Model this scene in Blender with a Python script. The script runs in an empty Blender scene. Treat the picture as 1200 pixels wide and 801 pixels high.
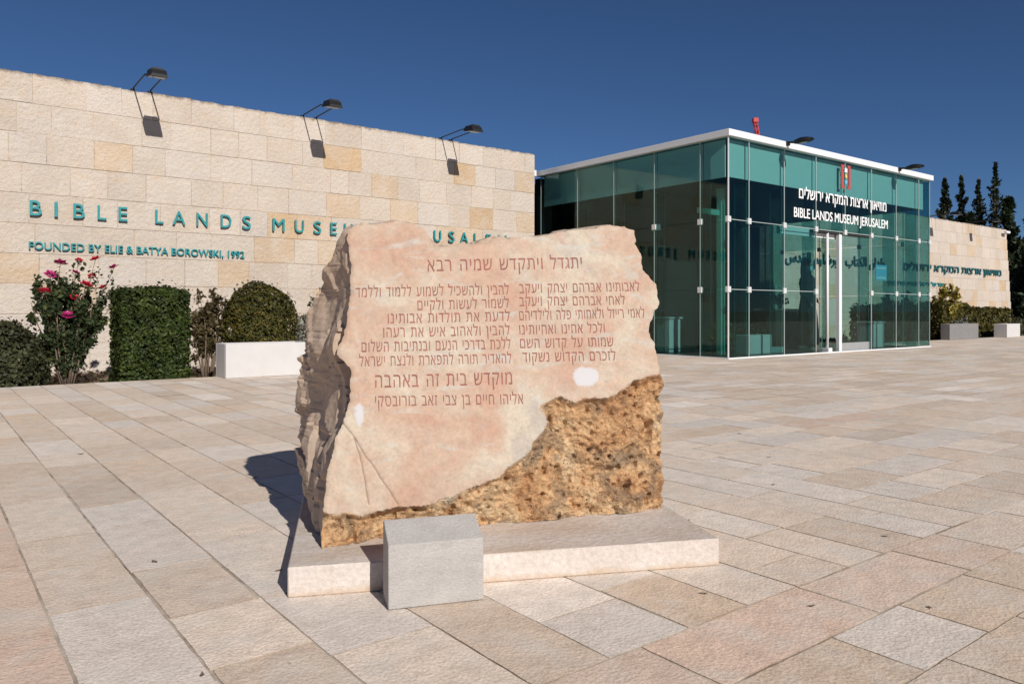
import bpy, math, random
import numpy as np
from mathutils import Vector, Matrix, noise
from mathutils.geometry import delaunay_2d_cdt, interpolate_bezier

K = 0.86                       # metres per survey unit (the camera stands one unit above the paving)
TH = math.atan2(.6103, .7922)  # heading of the facade axis u in the world
sc = bpy.context.scene
col = sc.collection
rnd = random.Random(7)
npr = np.random.default_rng(7)

# ------------------------------------------------------------------ camera, sky, sun, exposure
cam = bpy.data.cameras.new('camera'); camo = bpy.data.objects.new('camera', cam); col.objects.link(camo)
camo.location = (0, 0, K); camo.rotation_euler = (math.radians(90), 0, 0)
cam.sensor_width = 36; cam.lens = 905 / 1200 * 36; cam.shift_y = -36.5 / 1200
cam.clip_start = .05; cam.clip_end = 2000
sc.camera = camo
SUN_EL = math.radians(30.5)
SD = Vector((-.477 * math.cos(SUN_EL), .878 * math.cos(SUN_EL), -math.sin(SUN_EL))).normalized()
world = bpy.data.worlds.new('World'); sc.world = world; world.use_nodes = True
wn = world.node_tree; wn.nodes.clear()
sky = wn.nodes.new('ShaderNodeTexSky'); sky.sky_type = 'NISHITA'; sky.sun_disc = False
sky.sun_elevation = SUN_EL; sky.sun_rotation = math.atan2(-SD.x, -SD.y)
sky.air_density = .88; sky.dust_density = 0.0; sky.ozone_density = 8.5; sky.altitude = 1800
bg = wn.nodes.new('ShaderNodeBackground'); bg.inputs['Strength'].default_value = .05
wo = wn.nodes.new('ShaderNodeOutputWorld')
wn.links.new(sky.outputs[0], bg.inputs[0]); wn.links.new(bg.outputs[0], wo.inputs[0])
sun = bpy.data.lights.new('sun', 'SUN'); sun.energy = 4.45; sun.angle = math.radians(.5); sun.color = (1, .965, .90)
suno = bpy.data.objects.new('sun', sun); col.objects.link(suno)
suno.rotation_euler = SD.to_track_quat('-Z', 'Y').to_euler(); suno.location = (10, -20, 20)
sc.view_settings.view_transform = 'Standard'; sc.view_settings.look = 'None'
sc.view_settings.exposure = 0.15; sc.view_settings.gamma = 1; sc.view_settings.use_curve_mapping = False
sc.cycles.max_bounces = 10; sc.cycles.transparent_max_bounces = 24; sc.cycles.glossy_bounces = 4
sc.cycles.use_denoising = True
sc.cycles.caustics_reflective = False; sc.cycles.caustics_refractive = False

# ------------------------------------------------------------------ helpers
def W(u, v, z=0.0):
    return Vector((u * .7922 - v * .6103, u * .6103 + v * .7922, z)) * K

def tag(o, label=None, cat=None, group=None, kind=None):
    if label: o['label'] = label
    if cat: o['category'] = cat
    if group: o['group'] = group
    if kind: o['kind'] = kind
    return o

def empty(name, loc, rz, label, cat, group=None):
    o = bpy.data.objects.new(name, None); col.objects.link(o)
    o.location = loc; o.rotation_euler = (0, 0, rz); o.empty_display_size = .2
    return tag(o, label, cat, group)

class MB:
    """collects polygons (in survey units) with a colour per face; build() links them as ONE mesh object"""
    def __init__(s): s.v = []; s.f = []; s.c = []; s.m = []; s.s = []
    def face(s, pts, c=(1, 1, 1), m=0, smooth=False):
        n = len(s.v); s.v += [tuple(p) for p in pts]; s.f.append(tuple(range(n, n + len(pts)))); s.c.append(c); s.m.append(m); s.s.append(smooth)
    def mesh(s, vs, fs, c=(1, 1, 1), m=0, smooth=False):
        n = len(s.v); s.v += [tuple(p) for p in vs]
        for f in fs: s.f.append(tuple(i + n for i in f)); s.c.append(c); s.m.append(m); s.s.append(smooth)
    def box(s, x0, x1, y0, y1, z0, z1, c=(1, 1, 1), m=0, bev=0, top=None):
        """axis aligned box with chamfered edges when bev > 0"""
        if bev <= 0:
            vs = [(x, y, z) for z in (z0, z1) for y in (y0, y1) for x in (x0, x1)]
            fs = [(0, 2, 3, 1), (4, 5, 7, 6), (0, 1, 5, 4), (2, 6, 7, 3), (0, 4, 6, 2), (1, 3, 7, 5)]
            s.mesh(vs, fs, c, m); return
        b = bev
        X = (x0, x1); Y = (y0, y1); Z = (z0, z1); vs = []; idx = {}
        for i in (0, 1):
            for j in (0, 1):
                for k in (0, 1):
                    sx = b if i == 0 else -b; sy = b if j == 0 else -b; sz = b if k == 0 else -b
                    idx[(i, j, k)] = len(vs)
                    vs += [(X[i], Y[j] + sy, Z[k] + sz), (X[i] + sx, Y[j], Z[k] + sz), (X[i] + sx, Y[j] + sy, Z[k])]
        fs = []
        g = lambda i, j, k, a: idx[(i, j, k)] + a
        for i in (0, 1):
            q = [g(i, 0, 0, 0), g(i, 1, 0, 0), g(i, 1, 1, 0), g(i, 0, 1, 0)]; fs.append(tuple(q if i else q[::-1]))
            q = [g(0, i, 0, 1), g(1, i, 0, 1), g(1, i, 1, 1), g(0, i, 1, 1)]; fs.append(tuple(q[::-1] if i else q))
            q = [g(0, 0, i, 2), g(1, 0, i, 2), g(1, 1, i, 2), g(0, 1, i, 2)]; fs.append(tuple(q if i else q[::-1]))
        for j in (0, 1):
            for k in (0, 1):
                fs.append((g(0, j, k, 1), g(1, j, k, 1), g(1, j, k, 2), g(0, j, k, 2)))
                fs.append((g(j, 0, k, 0), g(j, 1, k, 0), g(j, 1, k, 2), g(j, 0, k, 2)))
                fs.append((g(j, k, 0, 0), g(j, k, 1, 0), g(j, k, 1, 1), g(j, k, 0, 1)))
        for i in (0, 1):
            for j in (0, 1):
                for k in (0, 1): fs.append((g(i, j, k, 0), g(i, j, k, 1), g(i, j, k, 2)))
        s.mesh(vs, fs, c, m)
    def tube(s, pts, rad, n=8, c=(1, 1, 1), m=0, cap=True):
        pts = [Vector(p) for p in pts]
        rads = rad if isinstance(rad, (list, tuple)) else [rad] * len(pts)
        vs = []; fs = []
        for i, p in enumerate(pts):
            t = (pts[min(i + 1, len(pts) - 1)] - pts[max(i - 1, 0)]).normalized()
            a = Vector((0, 0, 1)) if abs(t.z) < .9 else Vector((1, 0, 0))
            x = t.cross(a).normalized(); y = t.cross(x)
            for k in range(n):
                an = 2 * math.pi * k / n; vs.append(p + (x * math.cos(an) + y * math.sin(an)) * rads[i])
        for i in range(len(pts) - 1):
            for k in range(n):
                fs.append((i * n + k, i * n + (k + 1) % n, (i + 1) * n + (k + 1) % n, (i + 1) * n + k))
        if cap: fs += [tuple(range(n))[::-1], tuple(range((len(pts) - 1) * n, len(pts) * n))]
        s.mesh(vs, fs, c, m, True)
    def lathe(s, prof, n=20, c=(1, 1, 1), m=0, sx=1, sy=1, ox=0, oy=0):
        vs = []; fs = []
        for r, z in prof:
            for k in range(n):
                a = 2 * math.pi * k / n; vs.append((ox + r * sx * math.cos(a), oy + r * sy * math.sin(a), z))
        for i in range(len(prof) - 1):
            for k in range(n): fs.append((i * n + k, i * n + (k + 1) % n, (i + 1) * n + (k + 1) % n, (i + 1) * n + k))
        fs += [tuple(range(n))[::-1], tuple(range((len(prof) - 1) * n, len(prof) * n))]
        s.mesh(vs, fs, c, m, True)
    def build(s, name, mats, parent=None, loc=(0, 0, 0), rz=0.0, scale=None):
        k = K if scale is None else scale
        me = bpy.data.meshes.new(name)
        me.from_pydata([(x * k, y * k, z * k) for x, y, z in s.v], [], s.f)
        for mt in (mats if isinstance(mats, (list, tuple)) else [mats]): me.materials.append(mt)
        if any(s.m): me.polygons.foreach_set('material_index', s.m)
        me.polygons.foreach_set('use_smooth', s.s)
        at = me.attributes.new('col', 'FLOAT_COLOR', 'FACE')
        at.data.foreach_set('color', np.array([(c[0], c[1], c[2], 1) for c in s.c], dtype=np.float32).ravel())
        me.update()
        o = bpy.data.objects.new(name, me); col.objects.link(o); o.location = loc; o.rotation_euler = (0, 0, rz)
        if parent: o.parent = parent
        return o

# ------------------------------------------------------------------ materials
class NT:
    def __init__(s, name):
        s.m = bpy.data.materials.new(name); s.m.use_nodes = True; s.t = s.m.node_tree; s.t.nodes.clear()
        s.out = s.n('ShaderNodeOutputMaterial')
    def n(s, t, **kw):
        nd = s.t.nodes.new(t)
        for k, v in kw.items():
            if hasattr(nd, k) and not k[0].isupper(): setattr(nd, k, v)
            else: nd.inputs[k].default_value = v
        return nd
    def l(s, a, b): s.t.links.new(a, b)
    def coord(s, scale=(1, 1, 1)):
        tc = s.n('ShaderNodeTexCoord'); mp = s.n('ShaderNodeMapping'); mp.inputs['Scale'].default_value = scale
        s.l(tc.outputs['Object'], mp.inputs['Vector']); return mp.outputs[0]
    def noise(s, co, scale, detail=4, rough=.55, dist=0.0):
        nd = s.n('ShaderNodeTexNoise'); nd.inputs['Scale'].default_value = scale; nd.inputs['Detail'].default_value = detail
        nd.inputs['Roughness'].default_value = rough; nd.inputs['Distortion'].default_value = dist; s.l(co, nd.inputs['Vector']); return nd.outputs['Fac']
    def ramp(s, fac, stops, interp='LINEAR'):
        r = s.n('ShaderNodeValToRGB'); r.color_ramp.interpolation = interp; e = r.color_ramp.elements
        while len(e) < len(stops): e.new(.5)
        for i, (p, c) in enumerate(stops):
            e[i].position = p; e[i].color = (c[0], c[1], c[2], 1) if not isinstance(c, (int, float)) else (c, c, c, 1)
        s.l(fac, r.inputs[0]); return r.outputs[0]
    def mix(s, fac, a, b, mode='MIX'):
        m = s.n('ShaderNodeMix'); m.data_type = 'RGBA'; m.blend_type = mode; m.clamp_factor = True
        for val, i in ((fac, 0), (a, 6), (b, 7)):
            if hasattr(val, 'links'): s.l(val, m.inputs[i])
            elif isinstance(val, (int, float)): m.inputs[i].default_value = val if i == 0 else (val, val, val, 1)
            else: m.inputs[i].default_value = (*val, 1)
        return m.outputs[2]
    def math(s, op, a, b):
        m = s.n('ShaderNodeMath'); m.operation = op
        for val, i in ((a, 0), (b, 1)):
            if hasattr(val, 'links'): s.l(val, m.inputs[i])
            else: m.inputs[i].default_value = val
        return m.outputs[0]
    def attr(s, name, what='Color'):
        a = s.n('ShaderNodeAttribute'); a.attribute_name = name; return a.outputs[what]
    def bump(s, h, strength, dist, prev=None):
        b = s.n('ShaderNodeBump'); b.inputs['Strength'].default_value = strength; b.inputs['Distance'].default_value = dist
        s.l(h, b.inputs['Height'])
        if prev is not None: s.l(prev, b.inputs['Normal'])
        return b.outputs[0]
    def bsdf(s, color, rough=.8, metal=0.0, normal=None, spec=None):
        p = s.n('ShaderNodeBsdfPrincipled'); p.inputs['Metallic'].default_value = metal
        if hasattr(color, 'links'): s.l(color, p.inputs['Base Color'])
        else: p.inputs['Base Color'].default_value = (*color, 1)
        if hasattr(rough, 'links'): s.l(rough, p.inputs['Roughness'])
        else: p.inputs['Roughness'].default_value = rough
        if spec is not None: p.inputs['Specular IOR Level'].default_value = spec
        if normal is not None: s.l(normal, p.inputs['Normal'])
        s.l(p.outputs[0], s.out.inputs[0]); return s.m

def plain(name, c, rough=.6, metal=0.0, var=.12, sc_=9.0, bump=.0):
    t = NT(name); co = t.coord(); nz = t.noise(co, sc_, 5)
    cc = t.mix(1.0, c, t.ramp(nz, [(.25, 1 - var), (.75, 1 + var * .6)]), 'MULTIPLY')
    nm = t.bump(t.noise(co, sc_ * 6, 4), .4, bump) if bump else None
    return t.bsdf(cc, rough, metal, nm)

def mat_paving():
    t = NT('paving_stone'); co = t.coord(); base = t.attr('col')
    big = t.noise(co, .9, 5, .6); mid = t.noise(co, 14, 6, .65); fine = t.noise(co, 120, 3, .6)
    c = t.mix(1.0, base, t.ramp(big, [(.3, .93), (.7, 1.06)]), 'MULTIPLY')
    c = t.mix(1.0, c, t.ramp(mid, [(.32, .88), (.62, 1.1)]), 'MULTIPLY')
    c = t.mix(1.0, c, t.ramp(fine, [(.3, .80), (.6, 1.12)]), 'MULTIPLY')
    c = t.mix(t.ramp(t.noise(co, 4.5, 6, .65, .4), [(.46, 0.0), (.66, .55)]), c, (.66, .60, .53))
    c = t.mix(t.ramp(t.noise(co, 3.1, 6, .65, .4), [(.54, 0.0), (.72, .4)]), c, (.56, .45, .345))
    spots = t.noise(co, 55, 2, .5)
    c = t.mix(t.ramp(spots, [(.70, 0.0), (.76, .45)]), c, (.16, .13, .10))
    h = t.math('ADD', t.math('MULTIPLY', mid, .6), t.math('MULTIPLY', fine, .5))
    vo = t.n('ShaderNodeTexVoronoi'); vo.inputs['Scale'].default_value = 70; t.l(co, vo.inputs['Vector'])
    h = t.math('ADD', h, t.math('MULTIPLY', vo.outputs['Distance'], .35))
    return t.bsdf(c, .78, 0, t.bump(h, .6, .006))

def mat_wallstone():
    t = NT('dressed_limestone'); co = t.coord(); base = t.attr('col')
    big = t.noise(co, 1.3, 5, .6); mid = t.noise(co, 9, 6, .65); fine = t.noise(co, 60, 4, .6)
    c = t.mix(1.0, base, t.ramp(big, [(.3, .92), (.7, 1.05)]), 'MULTIPLY')
    c = t.mix(t.ramp(t.noise(co, 2.4, 6, .65, .5), [(.46, 0.0), (.64, .45)]), c, (.60, .535, .465))
    c = t.mix(t.ramp(t.noise(co, 3.3, 6, .65, .3), [(.53, 0.0), (.68, .32)]), c, (.56, .405, .265))
    c = t.mix(t.ramp(mid, [(.50, 0.0), (.75, .30)]), c, (.60, .45, .30))
    c = t.mix(1.0, c, t.ramp(fine, [(.3, .84), (.65, 1.06)]), 'MULTIPLY')
    st = t.coord((1.6, 1.6, .25)); sn = t.noise(st, 3.2, 5, .6)
    c = t.mix(t.ramp(sn, [(.60, 0.0), (.82, .28)]), c, (.42, .30, .2))
    # lichen and soot on the coping (a band in z with ragged edge)
    sx = t.n('ShaderNodeSeparateXYZ'); tc = t.n('ShaderNodeTexCoord'); t.l(tc.outputs['Object'], sx.inputs[0])
    zz = t.math('ADD', sx.outputs[2], t.math('MULTIPLY', t.noise(co, 7, 5, .7), .22))
    zz = t.math('MULTIPLY', t.math('SUBTRACT', zz, 5.04 * K + .05), 15)
    c = t.mix(t.ramp(zz, [(0.0, 0.0), (1.0, .8)]), c, (.10, .075, .05))
    h = t.math('ADD', t.math('MULTIPLY', t.noise(co, 16, 5, .6), 1.0), t.math('MULTIPLY', fine, .35))
    return t.bsdf(c, .85, 0, t.bump(h, .9, .03))

def mat_memorial():
    t = NT('pink_limestone'); co = t.coord()
    R = t.attr('rough', 'Fac'); S = t.attr('side', 'Fac'); Wm = t.attr('white', 'Fac')
    n1 = t.noise(co, 2.6, 6, .62, .6); n2 = t.noise(co, 6.5, 6, .6, .4); n3 = t.noise(co, 34, 4, .6)
    sm = t.ramp(n1, [(.34, (0.434, 0.268, 0.187)), (.46, (0.457, 0.338, 0.249)), (.56, (0.484, 0.405, 0.312)), (.68, (0.387, 0.328, 0.274))])
    sm = t.mix(t.ramp(n2, [(.44, 0.0), (.64, .62)]), sm, (0.411, 0.235, 0.161))
    vein = t.coord((0.775, 0.866, 2.321)); n4 = t.noise(vein, 5.0, 6, .6, 1.2)
    sm = t.mix(t.ramp(n4, [(.55, 0.0), (.66, .6)]), sm, (0.434, 0.424, 0.379))
    sm = t.mix(1.0, sm, t.ramp(n3, [(.3, .90), (.65, 1.05)]), 'MULTIPLY')
    sm = t.mix(t.ramp(t.noise(co, 11, 5, .6), [(.62, 0.0), (.72, .35)]), sm, (0.310, 0.286, 0.268))
    sm = t.mix(1.0, sm, t.ramp(t.noise(co, 90, 3, .6), [(.3, .90), (.6, 1.05)]), 'MULTIPLY')
    sm = t.mix(t.ramp(t.noise(co, 55, 2, .5), [(.68, 0.0), (.74, .5)]), sm, (0.338, 0.218, 0.160))
    sm = t.mix(t.ramp(t.noise(t.coord((0.940, 0.990, 1.500)), 3.0, 7, .7, 2.2), [(.485, 0.0), (.50, .4), (.515, 0.0)]), sm, (0.395, 0.267, 0.200))
    sm = t.mix(Wm, sm, (.50, .475, .475))
    r1 = t.noise(co, 4.2, 6, .62, .5); r2 = t.noise(co, 48, 9, .76); r3 = t.noise(co, 8, 5, .6, .3)
    rg = t.ramp(r1, [(.32, (0.517, 0.272, 0.125)), (.45, (0.660, 0.394, 0.196)), (.57, (0.726, 0.511, 0.299)), (.68, (0.726, 0.611, 0.434))])
    rg = t.mix(t.ramp(r3, [(.50, 0.0), (.60, .62), (.70, .85)]), rg, (0.235, 0.159, 0.102))
    rg = t.mix(t.ramp(t.noise(co, 5.5, 6, .65, .8), [(.56, 0.0), (.68, .6)]), rg, (0.564, 0.300, 0.134))
    pv_ = t.n('ShaderNodeTexVoronoi'); pv_.inputs['Scale'].default_value = 75; pw = t.n('ShaderNodeVectorMath'); pw.operation = 'ADD'; pn = t.n('ShaderNodeTexNoise'); pn.inputs['Scale'].default_value = 25; t.l(co, pn.inputs['Vector'])
    ps_ = t.n('ShaderNodeVectorMath'); ps_.operation = 'SCALE'; ps_.inputs['Scale'].default_value = .02; t.l(pn.outputs['Color'], ps_.inputs[0]); t.l(co, pw.inputs[0]); t.l(ps_.outputs[0], pw.inputs[1]); t.l(pw.outputs[0], pv_.inputs['Vector'])
    pit = t.math('MULTIPLY', t.ramp(pv_.outputs['Distance'], [(.12, 1.0), (.34, 0.0)]), t.ramp(t.noise(co, 9, 4, .6), [(.48, 0.0), (.62, 1.0)]))
    rg = t.mix(t.math('MULTIPLY', pit, .7), rg, (.13, .085, .055))
    rg = t.mix(1.0, rg, t.ramp(r2, [(.3, .60), (.6, 1.15)]), 'MULTIPLY')
    ck = t.attr('crack', 'Fac'); sm = t.mix(ck, sm, (.20, .125, .085))
    sd = t.ramp(n1, [(.3, (0.414, 0.294, 0.212)), (.5, (0.505, 0.379, 0.282)), (.7, (0.406, 0.312, 0.243))])
    sd = t.mix(1.0, sd, t.ramp(r2, [(.3, .78), (.65, 1.08)]), 'MULTIPLY')
    c = t.mix(R, t.mix(S, sm, sd), rg)
    hr = t.math('MULTIPLY', t.math('SUBTRACT', t.math('MULTIPLY', r2, 1.3), t.math('MULTIPLY', pit, .5)), R)
    nm = t.bump(t.math('ADD', t.math('MULTIPLY', n3, .25), t.math('MULTIPLY', n2, .3)), .6, .005)
    nm = t.bump(hr, .9, .016, nm)
    return t.bsdf(c, .72, 0, nm)

def mat_leaf(name, stops, rough=.5):
    t = NT(name); f = t.attr('tone', 'Fac')
    c = t.ramp(f, stops)
    p = t.n('ShaderNodeBsdfPrincipled'); p.inputs['Roughness'].default_value = rough; p.inputs['Specular IOR Level'].default_value = .18
    t.l(c, p.inputs['Base Color'])
    tr = t.n('ShaderNodeBsdfTranslucent'); t.l(c, tr.inputs[0])
    mx = t.n('ShaderNodeMixShader'); mx.inputs[0].default_value = .22
    t.l(p.outputs[0], mx.inputs[1]); t.l(tr.outputs[0], mx.inputs[2]); t.l(mx.outputs[0], t.out.inputs[0]); return t.m

def mat_glass(name, tint, refl=1.0):
    """thin pane: tinted see-through plus Fresnel mirror"""
    t = NT(name)
    tr = t.n('ShaderNodeBsdfTransparent'); tr.inputs[0].default_value = (*tint, 1)
    gl = t.n('ShaderNodeBsdfGlossy'); gl.inputs['Roughness'].default_value = .004; gl.inputs[0].default_value = (.50, .60, .56, 1)
    fr = t.n('ShaderNodeFresnel'); ge = t.n('ShaderNodeNewGeometry')
    t.l(t.math('SUBTRACT', 1.5, t.math('MULTIPLY', ge.outputs['Backfacing'], 1.5 - 1 / 1.5)), fr.inputs[0])
    mx = t.n('ShaderNodeMixShader'); t.l(t.math('MULTIPLY', fr.outputs[0], refl), mx.inputs[0]); t.l(tr.outputs[0], mx.inputs[1]); t.l(gl.outputs[0], mx.inputs[2])
    t.l(mx.outputs[0], t.out.inputs[0]); return t.m

def mat_soil():
    t = NT('garden_soil'); co = t.coord()
    c = t.ramp(t.noise(co, 12, 6, .7), [(.3, (.09, .055, .035)), (.55, (.21, .145, .09)), (.75, (.34, .26, .18))])
    return t.bsdf(c, .95, 0, t.bump(t.noise(co, 30, 5, .7), .9, .03))

M = {}
M['paving'] = mat_paving()
def mat_mortar():
    t = NT('joint_mortar'); co = t.coord()
    c = t.ramp(t.noise(co, 2.3, 6, .7), [(.30, (.12, .085, .06)), (.42, (.29, .225, .17)), (.52, (.47, .39, .305)), (.7, (.60, .51, .42))])
    return t.bsdf(c, .95, 0, t.bump(t.noise(co, 60, 4, .6), .5, .004))
M['mortar'] = mat_mortar()
M['wall'] = mat_wallstone()
def mat_wallmortar():
    t = NT('wall_mortar'); co = t.coord()
    c = t.ramp(t.noise(co, 1.5, 6, .7), [(.36, (.24, .17, .11)), (.48, (.46, .36, .26)), (.60, (.60, .50, .39))])
    return t.bsdf(c, .95)
M['wallmortar'] = mat_wallmortar()
M['stone'] = mat_memorial()
M['paint'] = plain('brown_lettering_paint', (.27, .085, .06), .7, var=.45, sc_=40)
M['teal'] = plain('teal_letter_metal', (.012, .235, .25), .45, var=.15)
M['plinth'] = None
M['grey'] = None
M['tealdark'] = plain('dark_teal_letter_metal', (.010, .10, .115), .45, var=.15)
M['black'] = plain('black_lamp_metal', (.005, .005, .006), .6, var=.2)
M['lens'] = plain('smoked_lens', (.03, .03, .032), .2)
M['white'] = plain('white_painted_stone', (.54, .515, .50), .7, var=.06, sc_=5, bump=.002)
M['fascia'] = plain('white_fascia_metal', (.70, .70, .71), .4, var=.03)
M['steel'] = plain('brushed_steel', (.62, .63, .63), .3, .7, var=.05)
M['joint'] = plain('silicone_joint', (.42, .47, .45), .5, var=.05)
M['clamp'] = plain('clamp_steel', (.72, .72, .70), .35, .25, var=.05)
M['glass'] = mat_glass('green_tinted_glass', (.60, .775, .765))
M['clear'] = mat_glass('door_glass', (.93, .97, .955))
M['fin'] = plain('green_glass_fin', (.13, .40, .33), .15, var=.05)
M['band'] = plain('pale_spandrel_panel', (.78, .80, .80), .6, var=.04)
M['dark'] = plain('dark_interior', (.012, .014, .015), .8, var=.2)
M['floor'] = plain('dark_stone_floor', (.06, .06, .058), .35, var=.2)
M['sign'] = plain('white_sign_vinyl', (.85, .85, .85), .5, var=.02)
M['red'] = plain('red_emblem', (.42, .06, .06), .5, var=.05)
M['gold'] = plain('gold_emblem', (.70, .50, .16), .5, var=.05)
M['blue'] = plain('blue_emblem', (.16, .46, .66), .5, var=.05)
M['terracotta'] = plain('terracotta', (.42, .17, .08), .8, var=.15)
M['concrete'] = plain('grey_concrete', (.20, .19, .185), .85, var=.15, bump=.003)
M['soil'] = mat_soil()
M['bark'] = plain('bark', (.16, .12, .085), .9, var=.35, sc_=20, bump=.01)
M['twig'] = plain('rose_stem', (.17, .12, .085), .85, var=.3, sc_=25)
M['ground'] = plain('dry_ground', (.30, .25, .19), .95, var=.25, sc_=.4)
M['cloth'] = plain('black_cloth', (.012, .012, .014), .9, var=.3)
M['skin'] = plain('skin', (.45, .27, .19), .6, var=.05)
M['hair'] = plain('dark_hair', (.012, .009, .008), .6, var=.2)
M['mask'] = plain('pale_blue_mask', (.35, .62, .72), .8, var=.05)
M['poster'] = plain('blue_poster_paper', (.22, .55, .78), .7, var=.06)
M['rose'] = plain('crimson_petal', (.45, .008, .03), .6, var=.3, sc_=40)
M['rose2'] = plain('magenta_petal', (.36, .012, .12), .6, var=.3, sc_=40)
M['crane'] = plain('red_crane_steel', (.50, .05, .05), .6, var=.1)
def mat_plinth():
    t = NT('pale_plinth_stone'); co = t.coord(); tc = t.n('ShaderNodeTexCoord'); sx = t.n('ShaderNodeSeparateXYZ'); t.l(tc.outputs['Object'], sx.inputs[0])
    c = t.ramp(t.noise(co, 5, 5, .6), [(.3, (0.558, 0.472, 0.411)), (.65, (0.642, 0.572, 0.522))])
    c = t.mix(1.0, c, t.ramp(t.noise(co, 60, 4, .6), [(.3, .84), (.65, 1.06)]), 'MULTIPLY')
    # rusty run-off: on the top near the rock, and along the foot
    low = t.math('ADD', t.math('MULTIPLY', sx.outputs[2], -22), t.math('MULTIPLY', t.noise(t.coord((2.640, 2.640, 2.640)), 2.2, 5, .6), 1.5))
    c = t.mix(t.ramp(low, [(.2, 0.0), (.75, .6)]), c, (0.440, 0.290, 0.158))
    up = t.math('MULTIPLY', t.ramp(t.math('MULTIPLY', sx.outputs[2], 1 / (.106 * K)), [(.955, 0.0), (.985, 1.0)]), t.ramp(t.noise(t.coord((0.880, 2.640, 0.880)), 2.6, 5, .6), [(.40, 0.0), (.66, .42)]))
    c = t.mix(up, c, (0.440, 0.299, 0.176))
    return t.bsdf(c, .8, 0, t.bump(t.noise(co, 42, 5, .65), .55, .01))
def mat_greyplate():
    t = NT('combed_grey_stone'); co = t.coord((1.330, 1.330, 2.128))
    c = t.ramp(t.noise(co, 8, 5, .6), [(.3, (0.366, 0.333, 0.309)), (.7, (0.446, 0.412, 0.386))])
    c = t.mix(1.0, c, t.ramp(t.noise(co, 90, 3, .6), [(.3, .9), (.65, 1.06)]), 'MULTIPLY')
    h = t.noise(t.coord((1.330, 1.330, 3.192)), 55, 3, .5, 1.5)
    return t.bsdf(c, .7, 0, t.bump(h, .5, .006))
M['plinth'] = mat_plinth(); M['grey'] = mat_greyplate()
L = {}
L['dark'] = mat_leaf('dark_shrub_leaf', [(0, (.024, .024, .012)), (.6, (.056, .058, .027)), (1, (.12, .115, .058))])
L['hedge'] = mat_leaf('hedge_leaf', [(0, (.016, .024, .006)), (.55, (.038, .056, .012)), (1, (.10, .125, .03))])
L['olive'] = mat_leaf('olive_dome_leaf', [(0, (.030, .032, .008)), (.5, (.070, .064, .014)), (1, (.16, .12, .03))])
L['rose'] = mat_leaf('rose_leaf', [(0, (.020, .032, .014)), (.6, (.050, .066, .026)), (1, (.13, .13, .045))])
L['bronze'] = mat_leaf('bronze_leaf', [(0, (.045, .030, .016)), (.5, (.085, .065, .030)), (1, (.17, .14, .06))])
L['silver'] = mat_leaf('silver_leaf', [(0, (.11, .11, .085)), (.5, (.22, .22, .18)), (1, (.38, .36, .31))])
L['yellow'] = mat_leaf('yellowing_leaf', [(0, (.09, .075, .015)), (.45, (.26, .21, .04)), (1, (.60, .47, .10))])
L['cypress'] = mat_leaf('cypress_leaf', [(0, (.010, .016, .009)), (.6, (.024, .036, .017)), (1, (.055, .065, .032))])
L['pine'] = mat_leaf('pine_leaf', [(0, (.014, .022, .012)), (.6, (.036, .050, .024)), (1, (.075, .088, .04))])

# ------------------------------------------------------------------ leaves
def leaf_obj(name, pts, size, mat, parent, aspect=1.8, up=.25, norm=None, tone=None, seed=1, nmix=.55, loc=(0, 0, 0)):
    """pts (N,3) in survey units: each gets one folded leaf; one mesh object"""
    r = np.random.default_rng(seed); pts = np.asarray(pts, float); N = len(pts)
    d = r.normal(size=(N, 3))
    if norm is not None: d = d * nmix + np.asarray(norm)
    d[:, 2] += up; d /= np.linalg.norm(d, axis=1)[:, None]
    a = np.cross(d, r.normal(size=(N, 3))); a /= np.linalg.norm(a, axis=1)[:, None] + 1e-9
    b = np.cross(d, a)
    s = size * r.uniform(.65, 1.35, N)[:, None]
    L_, Wd = s * aspect * .5, s * .5
    P = np.stack([pts - a * L_, pts + b * Wd + d * Wd * .35, pts + a * L_, pts - b * Wd + d * Wd * .35], 1).reshape(-1, 3) * K
    me = bpy.data.meshes.new(name); me.vertices.add(4 * N); me.vertices.foreach_set('co', P.astype(np.float32).ravel())
    i = np.arange(N) * 4
    tri = np.stack([i, i + 1, i + 2, i, i + 2, i + 3], 1).ravel().astype(np.int32)
    me.loops.add(6 * N); me.loops.foreach_set('vertex_index', tri)
    me.polygons.add(2 * N); me.polygons.foreach_set('loop_start', np.arange(0, 6 * N, 3, dtype=np.int32))
    me.update(calc_edges=True); me.validate()
    tn = r.uniform(0, 1, N) ** 1.3 if tone is None else np.clip(tone + r.normal(0, .16, N), 0, 1)
    at = me.attributes.new('tone', 'FLOAT', 'FACE'); at.data.foreach_set('value', np.repeat(tn, 2).astype(np.float32))
    me.materials.append(mat)
    o = bpy.data.objects.new(name, me); col.objects.link(o); o.location = loc
    if parent: o.parent = parent
    return o

def fbm(p, sc_, oct_=4, off=0.0):
    v = 0; a = 1; q = Vector(p) * sc_ + Vector((off, off * 1.7, off * .6))
    for _ in range(oct_): v += a * noise.noise(q); q = q * 2.03; a *= .5
    return v

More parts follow.
